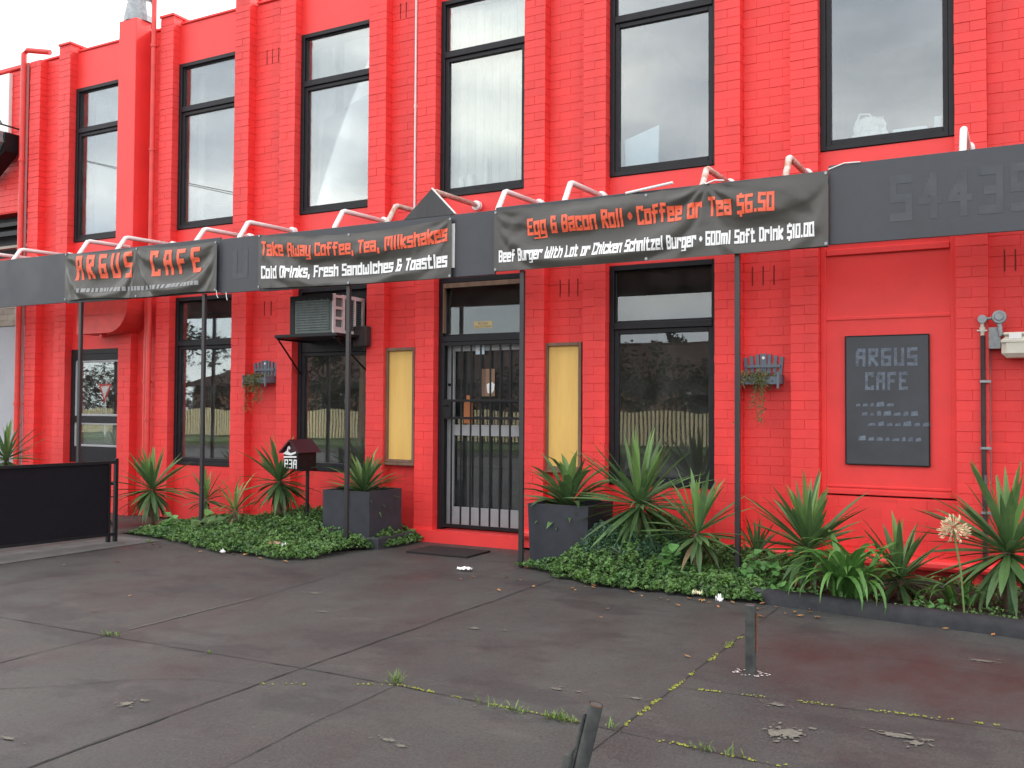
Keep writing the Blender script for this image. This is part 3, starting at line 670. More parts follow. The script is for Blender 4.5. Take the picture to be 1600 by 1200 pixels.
# ---------------------------------------------------------------- vinyl banners
def make_banner(x0, x1, ztop, zbot, swags, rays, seed, off=.045):
    """ztop/zbot: functions of u; swags: (u0,u1,amp,freq); rays: (u,v,amp)"""
    def fn(u, v, push=0):                      # v 0 top .. 1 bottom
        zt, zb = ztop(u), zbot(u); z = zt + (zb - zt) * v; x = x0 + (x1 - x0) * u; d = 0.
        for (a, c, amp, fr, mode) in swags:
            if a <= u <= c:
                s = (u - a) / (c - a); cv = 4 * s * (1 - s); ed = math.sin(math.pi * s) ** .9 if 0 < s < 1 else 0
                q = (v if mode > 0 else 1 - v) / (cv ** .75 * .95 + .12)
                am = amp * math.exp(-((q - .85) / .75) ** 2) * ed
                w = math.sin(fr * q * math.pi + 1.3 * noise.noise(Vector((u * 5, seed, 0)))); w = math.copysign(abs(w) ** .7, w)
                d += am * w
        for (a, vv, amp, nn) in rays:
            du = (u - a) * (x1 - x0) / .6; dv = v - vv; r = math.hypot(du, dv); th = math.atan2(dv, du)
            d += amp * min(1, r * 3) * math.exp(-(r / .55) ** 2) * math.sin(nn * th + seed) 
        d += .010 * noise.noise(Vector((u * (x1 - x0) * 3, v * 3.5, seed))) + .003 * noise.noise(Vector((u * (x1 - x0) * 14, v * 7, seed + 5)))
        d *= min(1, 7 * v + .1) * min(1, 7 * (1 - v) + .15) * min(1, 25 * u + .1) * min(1, 25 * (1 - u) + .1)
        d = max(d, .012 - off) if d > -off * .5 else -off * .5 - (off * .5 - .012) * (1 - math.exp((d + off * .5) / (off * .5)))
        return (x, YF - off - d - push, z)
    return fn
def banner(name, label, x0, x1, ztop, zbot, swags, rays, seed, off=.045):
    fn = make_banner(x0, x1, ztop, zbot, swags, rays, seed, off)
    o = thing(name, ((x0 + x1) / 2, YF - .02, 3.3), label, 'banner', 'vinyl banners tied to the fascia')
    b = MB(); nu = int((x1 - x0) / .016); b.grid(lambda u, v: fn(u, 1 - v), nu, 40); b.build('cloth', m_banner, o, smooth=True)
    # eyelets with cord
    k = 0
    for u in (0.006, .5, .994):
        for v in (.03, .97):
            p = fn(u, v, .004); b = MB(); b.tube([(p[0], p[1], p[2]), (p[0], p[1] - .004, p[2])], .013, 10); b.build('eyelet', m_galv, o)
    return o, fn
def line(o, fn, s, x0, x1, bx0, bx1, zfn, h, m, hwk=.145, slant=.0, res=18, xs=.95):
    def f(xx, zz):
        u = (xx - bx0) / (bx1 - bx0); v = zfn(u) - zz / .6
        return fn(min(.999, max(.001, u)), v, .005)
    t = text_mesh(s, f, x0, x1, h, hwk, res=res, slant=slant, xs=xs); return t.build('lettering', m, o)
scal = lambda u, n, a: a * abs(math.sin(math.pi * n * u)) ** .6
o, f = banner('banner', 'black vinyl banner with the spaced orange words ARGUS CAFE', -10.585, -7.965,
    lambda u: 3.392 - .052 * u - (.028 * 4 * (u * 2 % 1) * (1 - u * 2 % 1)), lambda u: 2.792 - .03 * u + .012 * math.sin(9 * u), [(0, .5, .034, 2.4, 1), (.5, 1, .038, 2.6, 1)], [(.5, 0, .012, 7), (0, .1, .01, 5), (1, .05, .01, 6)], 1.7)
line(o, f, "ARGUS", -10.42, -9.30, -10.585, -7.965, lambda u: .56 - .04 * math.sin(6 * u), .26, m_orange, .15, xs=.64)
line(o, f, "CAFE", -9.07, -8.17, -10.585, -7.965, lambda u: .54, .255, m_orange, .15, xs=.64)
# the small line under the name is not readable: a faint smudged row of print
mbk = MB(); random.seed(11); x = -10.33
while x < -8.25:
    wv = random.uniform(.03, .07); 
    for iz in range(4):
        mbk.face([f((xx + 10.585) / 2.62, .86 - .0 - zz, .005) for xx, zz in ((x, iz * .022), (x + wv, iz * .022), (x + wv, iz * .022 + .02), (x, iz * .022 + .02))], .5)
    x += wv + random.choice((.012, .012, .03))
mbk.build('faded_print', m_greytext, o)
o, f = banner('banner', 'sagging black banner reading Take Away Coffee, Tea, Milkshakes above Cold Drinks and Toasties', -7.345, -4.85,
    lambda u: 3.362 - .04 * u - .075 * 4 * u * (1 - u) - scal(u, 8, .008), lambda u: 2.765 - .035 * u - .01 * math.sin(3.14 * u), [(0, 1, .034, 2.2, 1), (0.1, .6, .008, 3.2, 1)], [(1, 0, .012, 9), (0, 0, .002, 8)], 4.1, .04)
line(o, f, "Take Away Coffee, Tea, Milkshakes", -7.30, -4.89, -7.345, -4.85, lambda u: .36 + .03 * math.sin(3.14 * u), .132, m_orange, .145)
line(o, f, "Cold Drinks, Fresh Sandwiches & Toasties", -7.30, -4.89, -7.345, -4.85, lambda u: .80 - .0 * u, .118, m_wtext, .15)
o, f = banner('banner', 'longest black banner, with the Egg & Bacon Roll and Beef Burger prices', -4.372, -1.335,
    lambda u: 3.335 + .03 * u - scal(u, 11, .012) + .022 * math.exp(-((u - .675) / .03) ** 2), lambda u: 2.757 + .006 * u - .01 * math.sin(3.14 * u), [(0, .675, .036, 2.6, 1), (.68, 1, .03, 1.9, 1), (0, 1, .008, 3, -1)], [(.675, 0, .018, 11), (0, 0, .015, 7)], 8.3)
line(o, f, "Egg & Bacon Roll * Coffee or Tea $6.50", -4.02, -1.75, -4.372, -1.335, lambda u: .43, .132, m_orange, .145)
line(o, f, "Beef Burger With Lot or Chicken Schnitzel Burger * 600ml Soft Drink $10.00", -4.32, -1.44, -4.372, -1.335, lambda u: .84 + .0 * u, .098, m_wtext, .15)
# cord ends and ties
b = MB(); b.tube([(-7.965, YF - .045, 2.78), (-7.95, YF - .05, 2.72), (-7.93, YF - .05, 2.69)], .004, 6); b.tube([(-7.84, YF - .02, 2.75), (-7.82, YF - .03, 2.69), (-7.81, YF - .03, 2.66)], .004, 6)
b.tube([(-2.35, YF - .05, 3.385), (-2.32, YF - .06, 3.36), (-2.25, YF - .05, 3.385), (-2.17, YF - .045, 3.375)], .007, 6); b.build('cord', m_white, sign)
# ghost letters on the boards
def flat(s, x0, x1, z, h, m, y=YF - .0025, hwk=.13, name='ghost_lettering', par=None, res=18):
    t = text_mesh(s, lambda a, c: (a, y, z + c), x0, x1, h, hwk, res=res); return t.build(name, m, par or sign)
flat("54439", -.91, .12, 2.95, .29, m_ghost, hwk=.12); flat("U", -7.8, -7.5, 2.93, .25, m_ghost)

# ================================================================== WALL-MOUNTED THINGS
# menu board on the boarded window
mbd = thing('menu_board', (-1.045, .11, 1.0), 'dark chalk menu board fixed to the boarded up red window', 'sign')
b = MB(); b.box(-1.385, -.70, .096, .115, .99, 2.125, .5, .004); b.build('board', m_board, mbd)
b = MB(); frame_ring(b, -1.39, -.695, .985, 2.13, .092, .114, .012); b.build('frame', m_blackmetal, mbd)
m_chalk = mat('smudged_chalk', (.17, .21, .26), .9, col2=(.09, .1, .13), vscale=25)
flat("ARGUS", -1.31, -.78, 1.87, .13, m_chalk, .0945, .12, 'chalk_lettering', mbd); flat("CAFE", -1.23, -.86, 1.66, .13, m_chalk, .0945, .12, 'chalk_lettering', mbd)
b = MB(); random.seed(4)
for z, xa, xb in ((1.5, -1.3, -1.0), (1.42, -1.25, -.8), (1.33, -1.2, -.74), (1.2, -1.28, -.8)):
    x = xa
    while x < xb:
        wv = random.uniform(.03, .07); h = random.uniform(.025, .05); b.face([(x, .0945, z), (x + wv, .0945, z + .004), (x + wv - .006, .0945, z + h), (x + .006, .0945, z + h * .8)], .5); x += wv + .018
b.build('chalk_smudge', m_chalk, mbd)
# display cases
for k, (xa, xb, za, zb, lb) in enumerate(((-6.40, -5.99, .85, 2.15, 'narrow brown framed yellow panel on the red wall left of the gated door'), (-4.365, -3.945, .84, 2.15, 'narrow brown framed stained yellow panel on the red wall right of the gated door'))):
    d = thing('display_case', ((xa + xb) / 2, .12, za), lb, 'display case', 'yellow display cases flanking the door')
    b = MB(); frame_ring(b, xa, xb, za, zb, .045, .13, .035); b.box(xa - .01, xb + .01, .03, .125, za - .03, za - .001, .5, .004); b.build('frame', m_timber, d)
    b = MB(); b.box(xa + .035, xb - .035, .085, .1, za + .035, zb - .035, .5); b.build('panel', m_yellow, d)
# air conditioner
ac = thing('air_conditioner', (-7.05, -.2, 2.29), 'boxy window air conditioner with louvred pinkish side, sitting on a bracket shelf', 'air conditioner')
b = MB(); b.box(-7.36, -6.76, -.46, .1, 2.30, 2.73, .5, .008); b.build('casing', m_acgreen, ac)
b = MB()
for k in range(12): z = 2.34 + k * .029; b.box(-7.28, -6.79, -.476, -.4605, z, z + .014, .5)
for k in range(6): x = -7.24 + k * .085; b.box(x, x + .005, -.4775, -.4765, 2.33, 2.69, .5)
b.build('coil_grille', m_acgreen, ac)
b = MB(); b.box(-7.365, -6.755, -.47, -.4605, 2.66, 2.735, .5); b.box(-7.365, -7.3, -.468, -.4606, 2.30, 2.659, .5); b.build('front_trim', m_blackmetal, ac)
b = MB(); frame_ring2 = None
b.box(-6.7595, -6.735, -.462, -.30, 2.30, 2.34, .5); 
for (y0, y1) in ((-.462, -.425), (-.30, -.26), (-.09, -.06), (.06, .1)): b.box(-6.7595, -6.738, y0, y1, 2.34, 2.74, .5)
for z in (2.34, 2.455, 2.57, 2.70): b.box(-6.7595, -6.7385, -.424, -.301, z, z + .03, .5)
b.box(-6.7595, -6.7385, -.259, .059, 2.70, 2.74, .5); b.box(-6.7595, -6.7385, -.299, .1, 2.28, 2.339, .5); b.build('side_louvre_panel', m_acwhite, ac)
b = MB()
for k in range(13): z = 2.36 + k * .026; b.box(-6.7594, -6.748, -.255, .055, z, z + .006, .5)
b.build('side_fins', m_blackmetal, ac)
sh = thing('bracket_shelf', (-7.05, 0, 2.27), 'dark metal shelf with diagonal brackets carrying the air conditioner', 'shelf')
b = MB(); b.box(-7.57, -6.66, -.5, .1, 2.262, 2.298, .5, .004); b.build('shelf_board', m_blackmetal, sh)
for x, xe in ((-7.55, -7.7), (-6.72, -6.68)):
    b = MB(); b.tube([(x, -.47, 2.262), (xe, .1, 1.88)], .011, 6); b.tube([(x, -.47, 2.25), (x, .1, 2.25)], .011, 6); b.build('bracket', m_blackmetal, sh)
eb = thing('junction_box', (-6.62, 0, 2.17), 'small dark brown electrical box on the brick pier right of the air conditioner', 'electrical box')
b = MB(); b.box(-6.75, -6.56, -.1, -.004, 2.17, 2.4, .5, .008); b.build('casing', m_brownpipe, eb); b = MB(); b.tube([(-6.63, -.03, 2.17), (-6.63, -.03, 2.12)], .015, 8); b.build('gland', m_blackmetal, eb)
# wall planters shaped like slatted chairs
def wall_planter(x0, x1, z0, label):
    o = thing('wall_planter', ((x0 + x1) / 2, .1, z0), label, 'wall planter', 'chair shaped wall planters')
    n = 8; W = x1 - x0
    for k in range(7):
        xm = x0 + W * (.09 + .82 * k / 6); hw = .028 if k == 3 else .016; lean = (k - 3) * .006; top = z0 + .33 - .008 * abs(k - 3) ** 1.3
        b = MB(); b.face([(xm - hw, .105, z0 + .12), (xm + hw, .105, z0 + .12), (xm + hw + lean, .10, top), (xm - hw + lean, .10, top)], .5)
        b.face([(xm + hw, .105, z0 + .12), (xm + hw, .118, z0 + .12), (xm + hw + lean, .118, top), (xm + hw + lean, .10, top)], .5); b.build('slat', m_wood_grey, o)
    b = MB(); b.box(x0 + .03, x1 - .03, .085, .099, z0 + .2, z0 + .225, .5); b.build('back_rail', m_wood_grey, o)
    b = MB(); b.box(x0, x1, -.06, .118, z0 + .045, z0 + .06, .5); b.box(x0, x1, -.075, -.0605, z0 + .04, z0 + .11, .5); b.box(x0, x0 + .012, -.06, .118, z0 + .061, z0 + .13, .5); b.box(x1 - .012, x1, -.06, .118, z0 + .061, z0 + .13, .5); b.build('trough', m_wood_grey, o)
    for x in (x0 + .01, x1 - .01): 
        b = MB(); b.box(x - .009, x + .009, -.092, -.0755, z0, z0 + .15, .5); b.build('leg', m_wood_grey, o)
    b = MB(); xm = (x0 + x1) / 2; b.tube([(xm, .103, z0 + .29), (xm, .096, z0 + .29)], .014, 10); b.build('screw_cap', m_white, o)
    # trailing plant
    p = thing('trailing_plant', (xm, 0, z0 + .1), label.replace('blue grey chair shaped planter', 'straggly plant trailing from the planter'), 'plant', 'trailing plants in the wall planters')
    lf = MB(); stm = MB(); rnd = random.Random(int(abs(x0) * 10))
    for s in range(26):
        x = x0 + W * rnd.uniform(.05, .75); y = rnd.uniform(-.08, .05); z = z0 + .09; P = [(x, y, z)]; L = rnd.choice((.06, .1, .12, .18, .3, .42)) if s % 3 else rnd.uniform(.05, .1); st = int(L / .02) + 3
        for k in range(st):
            x += rnd.gauss(0, .009); y = max(-.13, y - (.018 if k < 4 else 0) + rnd.gauss(0, .004)); z += (.02 if k < 2 else -.02); P.append((x, y, z))
            for q in range(5 if k < 8 else 3):
                c = Vector((x + rnd.gauss(0, .016), y + rnd.gauss(0, .014), z + rnd.gauss(0, .012))); r = rnd.uniform(.006, .013)
                a = Vector((rnd.gauss(0, 1), rnd.gauss(0, 1), rnd.gauss(0, 1))).normalized(); bb = a.orthogonal().normalized() * r * .6; a *= r
                lf.face([c - a, c + bb, c + a, c - bb], rnd.random())
        stm.tube(P, .0015, 4)
    for q in range(520):
        c = Vector((x0 + W * rnd.betavariate(1.6, 2.2), rnd.uniform(-.1, .06), z0 + .1 + rnd.gauss(.01, .028))); r = rnd.uniform(.007, .014)
        a = Vector((rnd.gauss(0, 1), rnd.gauss(0, 1), rnd.gauss(0, 1))).normalized(); bb = a.orthogonal().normalized() * r * .6; a *= r
        lf.face([c - a, c + bb, c + a, c - bb], rnd.random())
    lf.build('leaves', m_trail, p); stm.build('stem', m_stem, p)
wall_planter(-8.46, -8.08, 1.72, 'blue grey chair shaped planter on the wall left of the air conditioner')
wall_planter(-2.30, -1.93, 1.66, 'blue grey chair shaped planter on the wall between the big window and menu board')
# gas meter
gm = thing('gas_meter', (-.05, 0, 1.8), 'beige gas meter with round regulator beside the peeling brown pipe', 'gas meter')
b = MB(); b.box(-.145, .14, -.12, .09, 1.90, 2.08, .5, .035); b.build('body', m_gas, gm, smooth=False)
b = MB(); b.box(-.15, .145, -.128, .095, 2.02, 2.045, .5, .004); b.box(-.135, .13, -.11, .08, 2.08, 2.105, .5, .01); b.build('rim', m_gas, gm)
b = MB(); b.box(-.09, 0.0, -.1225, -.1205, 2.05, 2.075 + .02, .5); b.build('plate', m_sticker if False else m_white, gm)
b = MB(); b.tube([(-.16, -.03, 2.235), (-.16, -.1, 2.235)], [.058, .052], 20); b.tube([(-.16, -.1, 2.235), (-.16, -.115, 2.235)], [.035, .03], 16); b.tube([(-.285, .01, 2.225), (-.285, -.05, 2.225)], .034, 16); b.tube([(-.285, -.02, 2.225), (-.16, -.03, 2.235)], .012, 8); b.tube([(-.16, -.05, 2.2), (-.15, -.05, 2.08)], .02, 10); b.build('regulator', m_galv, gm)
b = MB(); b.tube([(-.285, -.02, 2.2), (-.285, -.02, 2.09)], .015, 8); b.tube([(-.285, -.02, 2.16), (-.285, -.02, 2.12)], .022, 8); b.tube([(-.285 - .04, -.03, 2.13), (-.25, -.03, 2.13)], .007, 6); b.build('valve', m_gas, gm)
b = MB(); b.box(-.27, -.15, .02, .1, 1.98, 2.16, .5, .004); b.build('back_plate', m_galv, gm)
pp = MB(); pp.tube([(-.282, -.02, 2.09), (-.282, -.022, 1.2), (-.275, -.02, .6), (-.278, -.02, .05)], .019, 10); o = pp.build('gas_pipe', m_brownpipe, gm)
b = MB(); 
for z in (1.7, 1.15, .62): b.box(-.305, -.225, -.045, -.003, z, z + .02, .5)
b.build('pipe_clip', m_galv, gm)
b = MB(); b.tube([(-.238, .10, 2.0), (-.236, .10, .1)], .012, 8); b.build('conduit', m_strip, gm)
b = MB(); b.tube([(-.276, -.021, .94), (-.275, -.021, .74)], .0198, 10, False); b.build('bare_patch', m_conc, gm)
# stickers on the door
st = thing('sticker', (-5.16, .16, 2.37), 'small yellow sticker reading No Cash Kept on Premises on the door glass', 'sticker')
b = MB(); b.box(-5.29, -5.06, YB + .046, YB + .0485, 2.345, 2.42, .5); b.build('label', m_sticker, st)
flat("No Cash", -5.235, -5.115, 2.387, .022, m_inktext, YB + .045, .12, 'lettering', st, 10); flat("Kept on Premises", -5.28, -5.07, 2.355, .02, m_inktext, YB + .045, .12, 'lettering', st, 10)
m_kraft = mat('tan_cardboard', (.32, .19, .12), .7, var=.2)
po = thing('poster', (-5.1, .21, 1.65), 'tan coffee cup poster stuck inside the glass of the gated door', 'poster')
b = MB(); b.box(-5.235, -5.17, .2125, .215, 1.60, 1.90, .5); b.build('spine', m_timber, po); b = MB(); b.box(-5.168, -5.05, .2125, .215, 1.60, 1.9, .5); b.build('sheet', m_kraft, po)
b = MB(); b.prism([(-5.14, 1.64), (-5.1, 1.62), (-5.06, 1.66), (-5.05, 1.73), (-5.09, 1.76), (-5.15, 1.73)], .2085, .2115, .5); b.build('cup_print', m_paper, po)
po = thing('paper_cutout', (-5.4, .21, 1.4), 'orange brown bottle shaped paper cutout behind the gate bars', 'paper cutout')
b = MB(); b.prism([(-5.44, 1.3), (-5.33, 1.3), (-5.33, 1.52), (-5.365, 1.57), (-5.365, 1.61), (-5.405, 1.61), (-5.405, 1.57), (-5.44, 1.52)], .2085, .2115, .5); b.build('sheet', mat('orange_paper', (.5, .17, .06), .6), po)
po = thing('card', (-5.22, .2, 2.1), 'small white and blue card at the top of the gated door', 'card')
b = MB(); b.box(-5.28, -5.17, .19, .1925, 2.06, 2.18, .5); b.build('sheet', m_bluewhite, po); b = MB(); b.box(-5.245, -5.205, .187, .1895, 2.1, 2.125, .5); b.build('red_mark', m_litter, po)
# things on upstairs sills
def prop(name, label, cat, mb, m, part): 
    o = thing(name, mb.v[0], label, cat); mb.build(part, m, o); return o
b = MB(); b.prism([(-3.55, 3.9), (-3.2, 3.9), (-3.19, 4.33), (-3.56, 4.22)], .25, .26, .5); prop('paper_sheet', 'large pale blue paper leaning inside the fifth upper window from the left', 'paper', b, m_bluewhite, 'sheet')
b = MB(); b.prism([(-7.6, 3.85), (-6.7, 3.85), (-6.7, 5.25), (-7.5, 5.0)], .25, .255, .5); prop('leaning_board', 'tall translucent grey board leaning inside the third upper window from the left', 'board', b, mat('grey_board', (.24, .25, .25), .7), 'panel')
for k, (x, h, r, lb) in enumerate(((-5.5, .13, .035, 'small white bottle'), (-5.38, .15, .055, 'white tub with grey label'), (-5.18, .3, .03, 'tall white rolled tube'))):
    b = MB(); b.tube([(x, .22, 3.83), (x, .22, 3.9 + h * .8), (x, .22, 3.92 + h)], [r, r, r * .8], 14); prop(('bottle', 'tub', 'tube')[k], lb + ' on the sill of the window with vertical blinds', ('bottle', 'tub', 'paper roll')[k], b, m_whitepl, 'body')
b = MB(); random.seed(2); bag = lambda u, v: (-1.2 + (.17 - .05 * v) * (2 * u - 1) * 1.0 + .02 * noise.noise(Vector((u * 5, v * 5, 1))), .3 - .06 * math.sin(math.pi * u) + .03 * noise.noise(Vector((u * 6, v * 6, 3))), 3.9 + .22 * v + .03 * noise.noise(Vector((u * 4, v * 3, 7))))
b.grid(bag, 16, 10); o = thing('plastic_bag', (-1.2, .3, 3.9), 'crumpled white plastic bag on the sill of the right upper window', 'bag'); b.build('bag', m_paper, o); b = MB(); b.tube([(-1.32, .27, 4.05), (-1.28, .27, 4.16), (-1.2, .27, 4.15), (-1.12, .27, 4.04)], .01, 6); b.build('handle', m_paper, o)
b = MB(); b.box(-1.0, -.72, .26, .45, 3.87, 3.98, .5, .003); prop('carton', 'pale blue carton beside the plastic bag in the right upper window', 'box', b, m_bluewhite, 'box')
b = MB(); b.box(-.66, -.6, .26, .4, 3.87, 4.05, .5, .003); prop('small_box', 'small pale box at the right end of the right upper window sill', 'box', b, m_bluewhite, 'box')

# ================================================================== GARDEN
def strap_leaf(mb, base, az, el, L, wd, droop, rnd, segs=6, fold=.25, twist=0):
    t = rnd.random(); dx, dy = math.cos(az), math.sin(az); P = []
    p = Vector(base); a = el; st = L / segs
    side = Vector((-dy, dx, 0))
    for i in range(segs + 1):
        f = i / segs; P.append((p.copy(), a, f)); p = p + Vector((dx * math.cos(a), dy * math.cos(a), math.sin(a))) * st; a -= droop / segs * (.4 + 1.2 * f)
    rows = []
    for p, a, f in P:
        w = wd * (.45 + .55 * math.sin(min(1, f * 2.2) * math.pi / 2)) * (1 - max(0, (f - .45) / .55) ** 1.7) * .5 + .0004
        up = Vector((-dx * math.sin(a), -dy * math.sin(a), math.cos(a)))
        s2 = side * math.cos(twist * f) + up * math.sin(twist * f)
        rows.append((p - s2 * w + up * w * fold, p - up * w * fold * .3, p + s2 * w + up * w * fold))
    for r0, r1 in zip(rows[:-1], rows[1:]):
        mb.face([r0[0], r0[1], r1[1], r1[0]], t); mb.face([r0[1], r0[2], r1[2], r1[1]], t)
def yucca(loc, label, n=70, L=.5, wd=.04, trunk=.25, seed=1, lo=-35, hi=88, droop=.25, group='spiky yuccas in the garden bed', young=8, dry=4, name='yucca', leafmat=None):
    rnd = random.Random(seed); x, y, z = loc
    o = thing(name, loc, label, 'plant', group)
    if trunk > 0:
        b = MB(); P = [(x + rnd.uniform(-.012, .012), y, z + trunk * k / 5) for k in range(6)]; P[0] = (x, y, z - .05); b.tube(P, [.036, .034, .031, .033, .03, .03], 9); b.build('trunk', m_bark, o, smooth=True)
    lf = MB(); c = Vector((x, y, z + trunk)); yl = MB(); dl = MB()
    for k in range(n):
        f = (k + .5) / n; el = R(hi + (lo - hi) * f ** .85 + rnd.gauss(0, 10)); az = k * 2.39996 + rnd.gauss(0, .45)
        ll = L * (.72 + .38 * math.sin(math.pi * min(1, f + .2))) * rnd.uniform(.82, 1.12)
        b0 = c + Vector((math.cos(az) * .015, math.sin(az) * .015, -.09 * f + .04))
        m = yl if (k < young) else lf
        strap_leaf(m, b0, az, el, ll, wd * rnd.uniform(.8, 1.15), droop * rnd.uniform(.3, 1.8) + (.35 if f > .8 else 0), rnd, twist=rnd.gauss(0, .25))
    for k in range(dry): strap_leaf(dl, c - Vector((0, 0, .06)), rnd.uniform(0, 6.28), R(rnd.uniform(-75, -30)), L * rnd.uniform(.4, .75), wd * .8, .6, rnd, twist=rnd.gauss(0, 1))
    lf.build('leaves', leafmat or m_yucca, o)
    if young: yl.build('young_leaves', m_yuccay, o)
    if dry: dl.build('dead_leaves', m_dryleaf, o)
    return o
yucca((-12.1, -.75, 0), 'yucca at the far left showing above the black screen fence', 60, .5, .045, .75, 21, group='spiky yuccas in the garden bed')
yucca((-9.43, -.6, .02), 'tall yucca just right of the black screen fence', 75, .52, .052, .42, 3, lo=-75)
yucca((-8.56, -.55, .03), 'small yucca behind the second post from the left', 34, .34, .04, .34, 4)
yucca((-7.9, -.75, .03), 'low sprawling pale yucca midway between the second post and the letterbox', 26, .4, .035, .26, 5, lo=-10, droop=.9, dry=2)
yucca((-7.37, -.6, .03), 'upright yucca growing directly left of the letterbox', 68, .5, .05, .6, 6, lo=-70)
yucca((-3.02, -.72, .03), 'biggest yucca, standing in front of the large lower window', 125, .66, .048, .58, 7, lo=-80, hi=84)
yucca((-2.40, -1.0, .03), 'thin trunked yucca just left of the rightmost post', 54, .5, .05, .40, 8, lo=-40, dry=7)
yucca((-1.97, -.75, .03), 'small dark yucca half hidden behind the rightmost post', 34, .3, .035, .22, 9, young=0)
yucca((-1.53, -.85, .05), 'bushy yucca below the menu board, left of the strappy clump', 85, .56, .054, .30, 10, lo=-40, dry=5)
yucca((-.83, -.95, .05), 'stemless yucca right of the strappy clump under the red boarded window', 46, .44, .058, .14, 11, lo=-30, young=3)
yucca((-.10, -1.0, .05), 'large yucca at the right edge in front of the gas pipe', 100, .64, .058, .40, 12, lo=-60)
yucca((1.3, -1.0, .05), 'yucca beyond the right edge of the garden', 60, .5, .05, .3, 13)
# strappy agapanthus clumps
def agap(loc, label, n, L, seed, wd=.038, name='agapanthus'):
    o = thing(name, loc, label, 'plant'); rnd = random.Random(seed); b = MB(); x, y, z = loc
    for k in range(n):
        az = rnd.uniform(0, 6.28); b0 = Vector((x + rnd.gauss(0, .06), y + rnd.gauss(0, .04), z)); strap_leaf(b, b0, az, R(rnd.uniform(50, 88)), L * rnd.uniform(.7, 1.15), wd * rnd.uniform(.8, 1.2), R(rnd.uniform(110, 200)), rnd, 10, .2)
    b.build('leaves', m_agap, o); return o
agap((-1.16, -1.32, .08), 'bright green strappy clump arching over the kerb below the menu board', 66, .66, 31, .046)
agap((-.42, -1.05, .05), 'low strappy clump beside the dried round flower head', 18, .34, 33, .035)
fo = thing('dried_flower', (-.36, -1.5, .05), 'dried straw coloured round flower head on a tall thin stalk', 'flower')
b = MB(); b.tube([(-.36, -1.5, .05), (-.38, -1.5, .35), (-.425, -1.5, .64)], .007, 6); b.build('stalk', m_stem, fo)
b = MB(); rnd = random.Random(5)
for k in range(150):
    d = Vector((rnd.gauss(0, 1), rnd.gauss(0, 1), rnd.gauss(.1, .8))).normalized(); c = Vector((-.425, -1.5, .655)); e = c + d * rnd.uniform(.07, .105) - Vector((0, 0, .015))
    b.tube([c + d * .02, e], .0013, 3, False); q = d.orthogonal().normalized() * .006; r2 = d.cross(q).normalized() * .006; b.face([e - q, e + d * .016 + r2, e + q, e - d * .01 - r2])
b.build('flower_head', m_seed, fo)
agap((-3.05, -1.12, .22), 'small grey green spiky rosette in front of the biggest yucca', 0, .2, 40, .02, 'rosette_plant') if False else None
ro = thing('rosette_plant', (-3.02, -1.15, .18), 'small grey green rosette plant in front of the biggest yucca', 'plant'); b = MB(); rnd = random.Random(41)
for k in range(26): strap_leaf(b, (-3.02, -1.15, .2), k * 2.4, R(rnd.uniform(10, 60)), rnd.uniform(.12, .19), .014, .9, rnd)
b.build('leaves', mat('grey_green_leaf', (.16, .24, .15), .6, tint=.2, transl=.2), ro)
def broad(loc, label, n, h, seed, size=.035, m=None, spread=.1):
    o = thing('broadleaf_weed', loc, label, 'plant', None); rnd = random.Random(seed); b = MB(); s = MB(); x, y, z = loc
    for k in range(n):
        az = rnd.uniform(0, 6.28); rr = spread * math.sqrt(rnd.random()); c = Vector((x + rr * math.cos(az), y + rr * math.sin(az) * .7, z + h * rnd.uniform(.15, 1) * (1 - .5 * rr / spread)))
        nrm = Vector((rnd.gauss(0, .4), rnd.gauss(-.5, .4), 1)).normalized(); u = nrm.orthogonal().normalized(); v = nrm.cross(u); sz = size * rnd.uniform(.6, 1.2); th = rnd.uniform(0, 6.28); t = rnd.random()
        pts = [c + (u * math.cos(th + q) + v * math.sin(th + q)) * sz * (1 + .25 * math.cos(3 * q)) for q in [6.283 * j / 9 for j in range(9)]]
        for j in range(9): b.face([c - nrm * sz * .15, pts[j], pts[(j + 1) % 9]], t)
        if k % 3 == 0: s.tube([(x, y, z), tuple(c - nrm * .01)], .0025, 4)
    b.build('leaves', m or m_ivy, o); s.build('stems', m_stem, o)
m_bright = mat('bright_broad_leaf', (.11, .26, .07), .45, tint=.35, transl=.25)
broad((-2.63, -1.15, .05), 'round leaved weed left of the thin trunked yucca', 22, .38, 1, .042, m_bright, .12)
broad((-1.85, -1.05, .03), 'leafy green weed just right of the rightmost post', 90, .36, 2, .03, m_bright, .2)
broad((-1.62, -1.35, .03), 'pale leaved weed spilling onto the kerb under the bushy yucca', 26, .12, 3, .035, m_bright, .14)
broad((-8.7, -1.0, .03), 'broad leaved weed left of the second post', 26, .22, 4, .045, m_bright, .16)
broad((-8.0, -1.0, .03), 'broad leaved weed right of the second post', 50, .3, 5, .045, m_ivy, .24)
broad((-.62, -1.2, .03), 'small weed at the bed edge right of the strappy clump', 24, .1, 6, .02, m_bright, .14)

